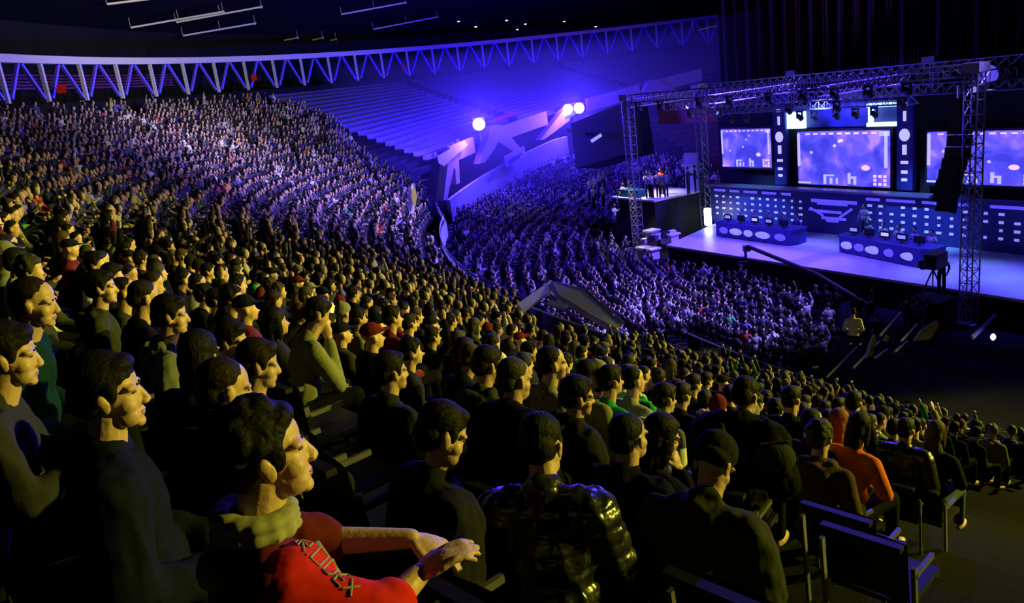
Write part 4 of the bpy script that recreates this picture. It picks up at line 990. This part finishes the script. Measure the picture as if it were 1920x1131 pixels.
TP = np.array([(.005, .005, .007), (.008, .008, .01), (.012, .012, .015), (.012, .015, .05), (.035, .035, .038), (.05, .05, .04), (.12, .12, .12), (.3, .3, .3), (.62, .62, .62), (.1, .08, .4), (.35, .03, .02), (.45, .42, .1), (.05, .3, .1), (.6, .25, .08), (.2, .2, .3)])
TPP = np.array([16, 13, 10, 6, 6, 3, 2.5, 1.6, 2.6, 1., .8, .8, .4, .4, 1.]); TPP /= TPP.sum()
def figure_arrays(p, yaw, F_, scale=1.):
    V, Fc, K = F_; R = Rz(yaw); v = (V*scale) @ R.T + p
    c = np.empty((4, 3)); c[0] = SK[rng.choice(3, p=[.5, .3, .2])]; c[1] = HR[rng.choice(5, p=[.42, .25, .2, .1, .03])]; c[2] = TP[rng.choice(15, p=TPP)]; c[3] = TP[rng.choice(5)]
    return v, Fc, c[K]
def crowd(plist, name, label, cat='crowd'):
    bright = name != 'seated_crowd'
    Vs, Cs, Ls, Lt = [], [], [], []; n = 0
    cache = {}
    for p, yaw, F_ in plist:
        v, Fc, c = figure_arrays(p, yaw, F_, rng.uniform(.93, 1.06))
        if bright and rng.random() < .13: c = np.where(((F_[2] == 2))[:, None], np.array([.3, .3, .34])*rng.uniform(.4, 1.8), c)
        Vs.append(v); Cs.append(c)
        if id(Fc) not in cache: cache[id(Fc)] = (np.array([i for q in Fc for i in q]), np.array([len(q) for q in Fc]))
        li, lt = cache[id(Fc)]; Ls.append(li+n); Lt.append(lt); n += len(v)
    V = np.vstack(Vs); C = np.vstack(Cs); L = np.concatenate(Ls); T = np.concatenate(Lt)
    me = bpy.data.meshes.new(name); me.vertices.add(len(V)); me.vertices.foreach_set('co', V.ravel()); me.loops.add(len(L)); me.loops.foreach_set('vertex_index', L)
    me.polygons.add(len(T)); me.polygons.foreach_set('loop_start', np.concatenate([[0], np.cumsum(T)[:-1]])); me.polygons.foreach_set('loop_total', T)
    me.update(calc_edges=True); at_ = me.color_attributes.new('Col', 'FLOAT_COLOR', 'POINT'); at_.data.foreach_set('color', np.column_stack([C, np.ones(len(C))]).ravel())
    me.polygons.foreach_set('use_smooth', [True]*len(T))
    o = link(name, me, MT['crowd']); o['kind'] = 'stuff'; tag(o, label, cat); return o
pl = [(s[4], facing(s[4], 16), LOW[rng.choice(7, p=LOWP)]) for s in seats[NI:]]
crowd(pl, 'seated_crowd', 'thousands of seated spectators filling the upper stand from the middle rows back to the ring truss')
# lower stand and floor
pl = []
STG = np.array([*S(8, 3, 0)[:2]])
for k, r in enumerate(LR):
    dth = math.degrees(.56/r); t = 205.
    while t > 116:
        t -= dth
        if r > rin(t)-1.6 or r > 55 or t < 128: continue
        p = pol(t, r+.3, zl(r, t)); ab = ((p[:2]-O) @ AV, (p[:2]-O) @ BV)
        if ab[1] > -1.6 and ab[0] > -2.5 or (ab[1] > .5 and ab[0] > -10.5): continue
        if t < 150 and rng.random() < .45: continue
        if t > 196 and r > 42.2: continue
        if rng.random() < .08: continue
        if r > 47 and 184 < t < 192: continue
        pl.append((p, math.atan2(STG[1]-p[1], STG[0]-p[0]) + rng.normal(0, .2), LOW[rng.choice(7, p=LOWP)]))
crowd(pl, 'lower_stand_crowd', 'blue lit spectators filling the lower curved rows beside the stage')
pl = []
for b in np.arange(-2.6, -12, -.95):
    for a in np.arange(-1, 17.5, .56):
        p = S(a + rng.normal(0, .06), b, 0)
        if np.hypot(*(p[:2]-BC)) > 39.3 or rng.random() < (.1 if a < 13 else .55): continue
        pl.append((p, math.atan2(STG[1]-p[1], STG[0]-p[0]) + rng.normal(0, .2), LOW[rng.choice(7, p=LOWP)] if rng.random() < .93 else STD[rng.integers(0, 2)]))
crowd(pl, 'floor_crowd', 'rows of spectators on the arena floor right in front of the stage')
# individually visible little figures: players, camera people, people at the booth
def lowperson(p, yaw, F_, label, top=None, group=None):
    V, Fc, K = F_; c = np.array([SK[0], HR[0], TP[4] if top is None else top, TP[1]])[K]
    me = bpy.data.meshes.new('person'); me.from_pydata((V @ Rz(yaw).T).tolist(), [], Fc); a_ = me.color_attributes.new('Col', 'FLOAT_COLOR', 'POINT')
    a_.data.foreach_set('color', np.column_stack([c, np.ones(len(c))]).ravel()); me.polygons.foreach_set('use_smooth', [True]*len(Fc))
    o = link('person', me, MT['crowd']); o.location = p; return tag(o, label, 'person', group)
fy = math.atan2(-BV[1], -BV[0])
for side, P in (('left', pl1), ('right', pl2)):
    for i, (a, b) in enumerate(P):
        lowperson(S(a, b, ZS+.12), fy, LOW[0], 'seated player behind the %s desk, %s from its left end' % (side, ORD[i]), (.35, .35, .42) if side == 'right' else (.1, .1, .3), 'players at the stage desks')
lowperson(S(9.9, 4.9, ZS+.45), fy, STD[1], 'referee standing at the left end of the right desk', (.4, .4, .5))
for i, (x, y, d) in enumerate(((1700, 560, 32.5), (1720, 562, 32), (1738, 566, 31.5))):
    lowperson(at(x, y, d)-np.array([0, 0, 1.68]), math.radians(40), STD[1], 'person standing against the stage edge, %s of three dark heads' % ORD[i], (.015, .015, .02))
for i, (x, y, d, c) in enumerate(((1218, 300, 52, (.5, .5, .55)), (1232, 322, 52, (.4, .4, .45)), (1213, 335, 52.5, (.6, .6, .6)), (1248, 345, 52, (.1, .2, .2)), (1290, 340, 52, (.02, .05, .05)), (1303, 338, 52.5, (.02, .03, .04)), (1316, 342, 52, (.03, .05, .04)))):
    lowperson(at(x, y, d)*[1, 1, 0]+[0, 0, 3.42], math.radians(200+30*i), STD[i % 2], 'person on the raised booth left of the stage, %s from the left' % ORD[i], c)
o = lowperson(S(-5.0, 4.2, 3.42), math.radians(215), STD[0], 'person in orange-red costume standing on the raised booth', (.85, .12, .02))
for i, (x, y, d) in enumerate(((1103, 335, 60), (1112, 330, 60), (1122, 322, 60), (1130, 318, 60), (1110, 350, 59), (1128, 345, 59), (1165, 345, 55), (1160, 362, 55), (1150, 385, 54))):
    lowperson(at(x, y, d)-np.array([0, 0, 1.68]), math.radians(-40), STD[i % 2], 'pale lit standing figure in the group below the black boxed screen, %s of the group' % ORD[i], (.5, .5, .52), 'pale figures below the black boxed screen')
# camera operator on a platform by the right tower
pp = S(17.6, -1.2, 0); t = thing('camera_platform', pp, 'small black camera platform with broadcast camera before the right stage tower', 'camera platform')
build(M().box(pp+[0, 0, .6], (1.3, 1.3, 1.2), RZS), 'riser', MT['skirt'], t); build(M().box(pp+[.1, 0, 2.75], (.9, .5, .6), .6).cap(pp+[-.3, -.25, 2.75], pp+[-.7, -.5, 2.75], .15, .2, 10, False), 'camera_body', MT['blackm'], t)
for a in (0, 2.1, 4.2): build(M().bar(pp+[0, 0, 2.4], pp+[.5*math.cos(a), .5*math.sin(a), 1.2], .05), 'tripod_leg', MT['frame'], t)
lowperson(pp+[.55, .35, 1.2-.03], math.radians(220), STD[1], 'camera operator in dark clothes by the right stage tower', (.02, .02, .02))
# small lit things among the near crowd
for i, (x, y, d, a, mt, l) in enumerate(((135, 390, 23, (.1, .35), 'white', 'thin white clapping stick held up at the left of the crowd'), (208, 372, 24, (.1, .4), 'grey', 'thin grey clapping stick held up above the yellow lit pair'), (338, 478, 17, (.7, .35), 'sand', 'long pale clapping stick held out level over the middle rows'))):
    p = at(x, y, d); solo(M().cap(p-np.array([a[0], 0, a[1]]), p+np.array([a[0], 0, a[1]]), .035, .03, 8), 'clapping_stick', MT[mt], l, 'clapping stick')
p = at(1452, 860, 4.9); solo(M().ell(p, (.13, .1, .1), None, 20, 14).cap(p+np.array([-.08, 0, .1]), p+np.array([.08, 0, .1]), .012, .012, 8), 'hand_bag', MT['olive'], 'olive bag on the knees of the large black-coated person', 'bag')

# ------------------------------------------------------------------ light
def spot(loc, tgt, col, e, ang, blend=.6, size=.3, name='spot_lamp'):
    l = bpy.data.lights.new(name, 'SPOT'); l.color = col; l.energy = e; l.spot_size = math.radians(ang); l.spot_blend = blend; l.shadow_soft_size = size
    o = bpy.data.objects.new(name, l); COL.objects.link(o); o.location = loc; o.rotation_euler = (Vector(tgt)-Vector(loc)).to_track_quat('-Z', 'Y').to_euler(); return o
YEL = (1., .93, .09)
spot((48, 9, 19), (1.0, 5, 10), YEL, 105000, 24, .5, .4)
spot((46, 28, 19), (5, 19, 6), YEL, 90000, 34, .6, .4)
spot((46, 26, 20), (-12, 23, 10), (1., .85, .24), 45000, 26, .8, .4)
spot((30, 20, 24), (-19, 42, 12), (1., .84, .75), 14000, 44, .9, .5)
spot((26, 26, 23), (-8, 43, 8), (.55, .42, 1.), 100000, 28, .9, .5)
spot((26, 40, 22), (2, 42, 1), (.1, .05, 1.), 130000, 60, .7, .5)
spot((26, 24, 21), (3.5, 35, 0), (.28, .2, 1.), 150000, 31, .8, .5)
spot((22, 46, 22), (0, 6, 10), (.07, .04, 1.), 22000, 22, .6, .3)
spot((-4, 22, 24), (7, 37, 0), (.2, .14, 1.), 60000, 44, .8, .5)  # unseen spot added from the camera side to lift the floor crowd
spot((20, 42, 12), (3, 64, 7), (.7, .6, 1.), 7000, 34, .8, .4)  # unseen spot added to pick out the far supports
spot((-6, 14, 21), (.4, 27, 5.5), (.1, .06, 1.), 5000, 9, .5, .3, 'stairwell_fill_light')  # unseen blue spot added to tint the stairwell parapet
spot(tuple(S(9.5, 10.2, 12)), tuple(S(9.8, 13, 16)), (1., .03, .05), 1500, 50, .9, .2, 'curtain_fill_light')  # unseen red spot added behind the screen wall to redden the curtain
# blue floodlight beams
for f_, d_ in ((f1, d1), (f2, d2)):
    spot(tuple(f_+d_*.4), tuple(f_ + d_*30 + np.array([6, -4, -10])), (.05, .02, 1.), 26000, 150, .4, .4, 'floodlight_beam')
    l = bpy.data.lights.new('floodlight_spill', 'POINT'); l.color = (.03, .008, 1.); l.energy = 14000; l.shadow_soft_size = .5; o = bpy.data.objects.new('floodlight_spill', l); COL.objects.link(o); o.location = f_ + d_*.8 + np.array([0, 0, 1.0])
# stage wash
for a, b, ta, tb, col, e, ang in ((2, .5, 2, 2, (.09, .05, 1.), 5200, 60), (8, .5, 8, 1.5, (.09, .05, 1.), 5200, 60), (14, .5, 13.5, 1.5, (.1, .055, 1.), 5200, 60), (19, 2, 19, 2, (.08, .05, 1.), 4000, 60),
                                  (8.2, 3.4, 8.2, 5.0, (.2, .36, 1.), 1600, 40), (-1.5, 3.4, -1.2, 5.2, (.2, .42, 1.), 1800, 40), (17, 3.4, 16.3, 2.6, (.22, .4, 1.), 2400, 44), (20.5, 3, 20.3, 2.5, (.3, .5, 1.), 1300, 40),
                                  (1.2, 2.6, 1.2, 6.6, (.12, .3, 1.), 6000, 44), (11.6, 2.6, 11.9, 6.6, (.12, .3, 1.), 6000, 44)):
    zt_ = ZS if tb < 6 else 2.5
    spot(tuple(S(a, b, 9.2)), tuple(S(ta, tb, zt_)), col, e, ang, .8, .25, 'stage_lamp')
spot(tuple(S(6.5, 5, 9)), tuple(S(6.5, 7.8, 7.8)), (.1, .12, 1.), 3500, 80, .8, .2, 'stage_lamp')
spot(tuple(S(-6, 3, 8)), tuple(S(-6, 3.5, 3.4)), (1., .85, .65), 1500, 70, .7, .2, 'booth_lamp')
spot(tuple(S(-3.8, -1.0, 6.5)), tuple(S(-3.2, .2, 1)), (1., .85, .65), 1500, 60, .7, .2, 'booth_lamp')
# violet wash that lights the ring truss and the far structure
spot(tuple(pol(175, 60, 14.0)), tuple(pol(176, 74, 15)), (.6, .53, .9), 1800, 150, .8, .4, 'truss_lamp')
spot((20, 35, 20), (-18, 55, 15), (.85, .8, .95), 12000, 50, .8, .5, 'truss_lamp')
spot((25, 40, 18), (5, 95, 13), (.2, .12, 1.), 7000, 60, .8, .5, 'truss_lamp')
spot((30, 45, 14), (18, 84, 8), (.9, .5, .5), 4000, 40, .8, .5, 'truss_lamp')
spot((12, 22, 13), (-12, 55, 23), (1., .95, .4), 26000, 50, .8, .5, 'conduit_fill_light')  # unseen yellow spot in mid-air, added to light the ceiling conduits
spot((14, 10, 22), (2.6, 25.5, 4.5), (.5, .48, 1.), 3500, 14, .6, .3, 'stairwell_fill_light')  # unseen lilac spot added to brighten the stairwell parapet
w = bpy.data.worlds.new('world'); sc.world = w; w.use_nodes = True; w.node_tree.nodes['Background'].inputs[0].default_value = (.03, .03, .12, 1); w.node_tree.nodes['Background'].inputs[1].default_value = .01
# haze in the far half of the hall, where the floodlights glow
if HAZE:
    m = M().box((7, 74, 9), (36, 38, 11)); hz = link('haze', m.mesh('haze')); vm = bpy.data.materials.new('thin_haze'); vm.use_nodes = True
    n = vm.node_tree.nodes; n.clear(); vo = n.new('ShaderNodeVolumeScatter'); vo.inputs['Density'].default_value = HAZE; vo.inputs['Anisotropy'].default_value = .3; ou = n.new('ShaderNodeOutputMaterial'); vm.node_tree.links.new(vo.outputs[0], ou.inputs['Volume'])
    hz.data.materials.append(vm); hz['kind'] = 'stuff'; tag(hz, 'thin haze glowing around the two floodlights', 'haze')
sc.cycles.max_bounces = 4; sc.cycles.diffuse_bounces = 2; sc.cycles.glossy_bounces = 2; sc.cycles.volume_bounces = 0; sc.cycles.use_denoising = True
sc.cycles.sample_clamp_indirect = 3
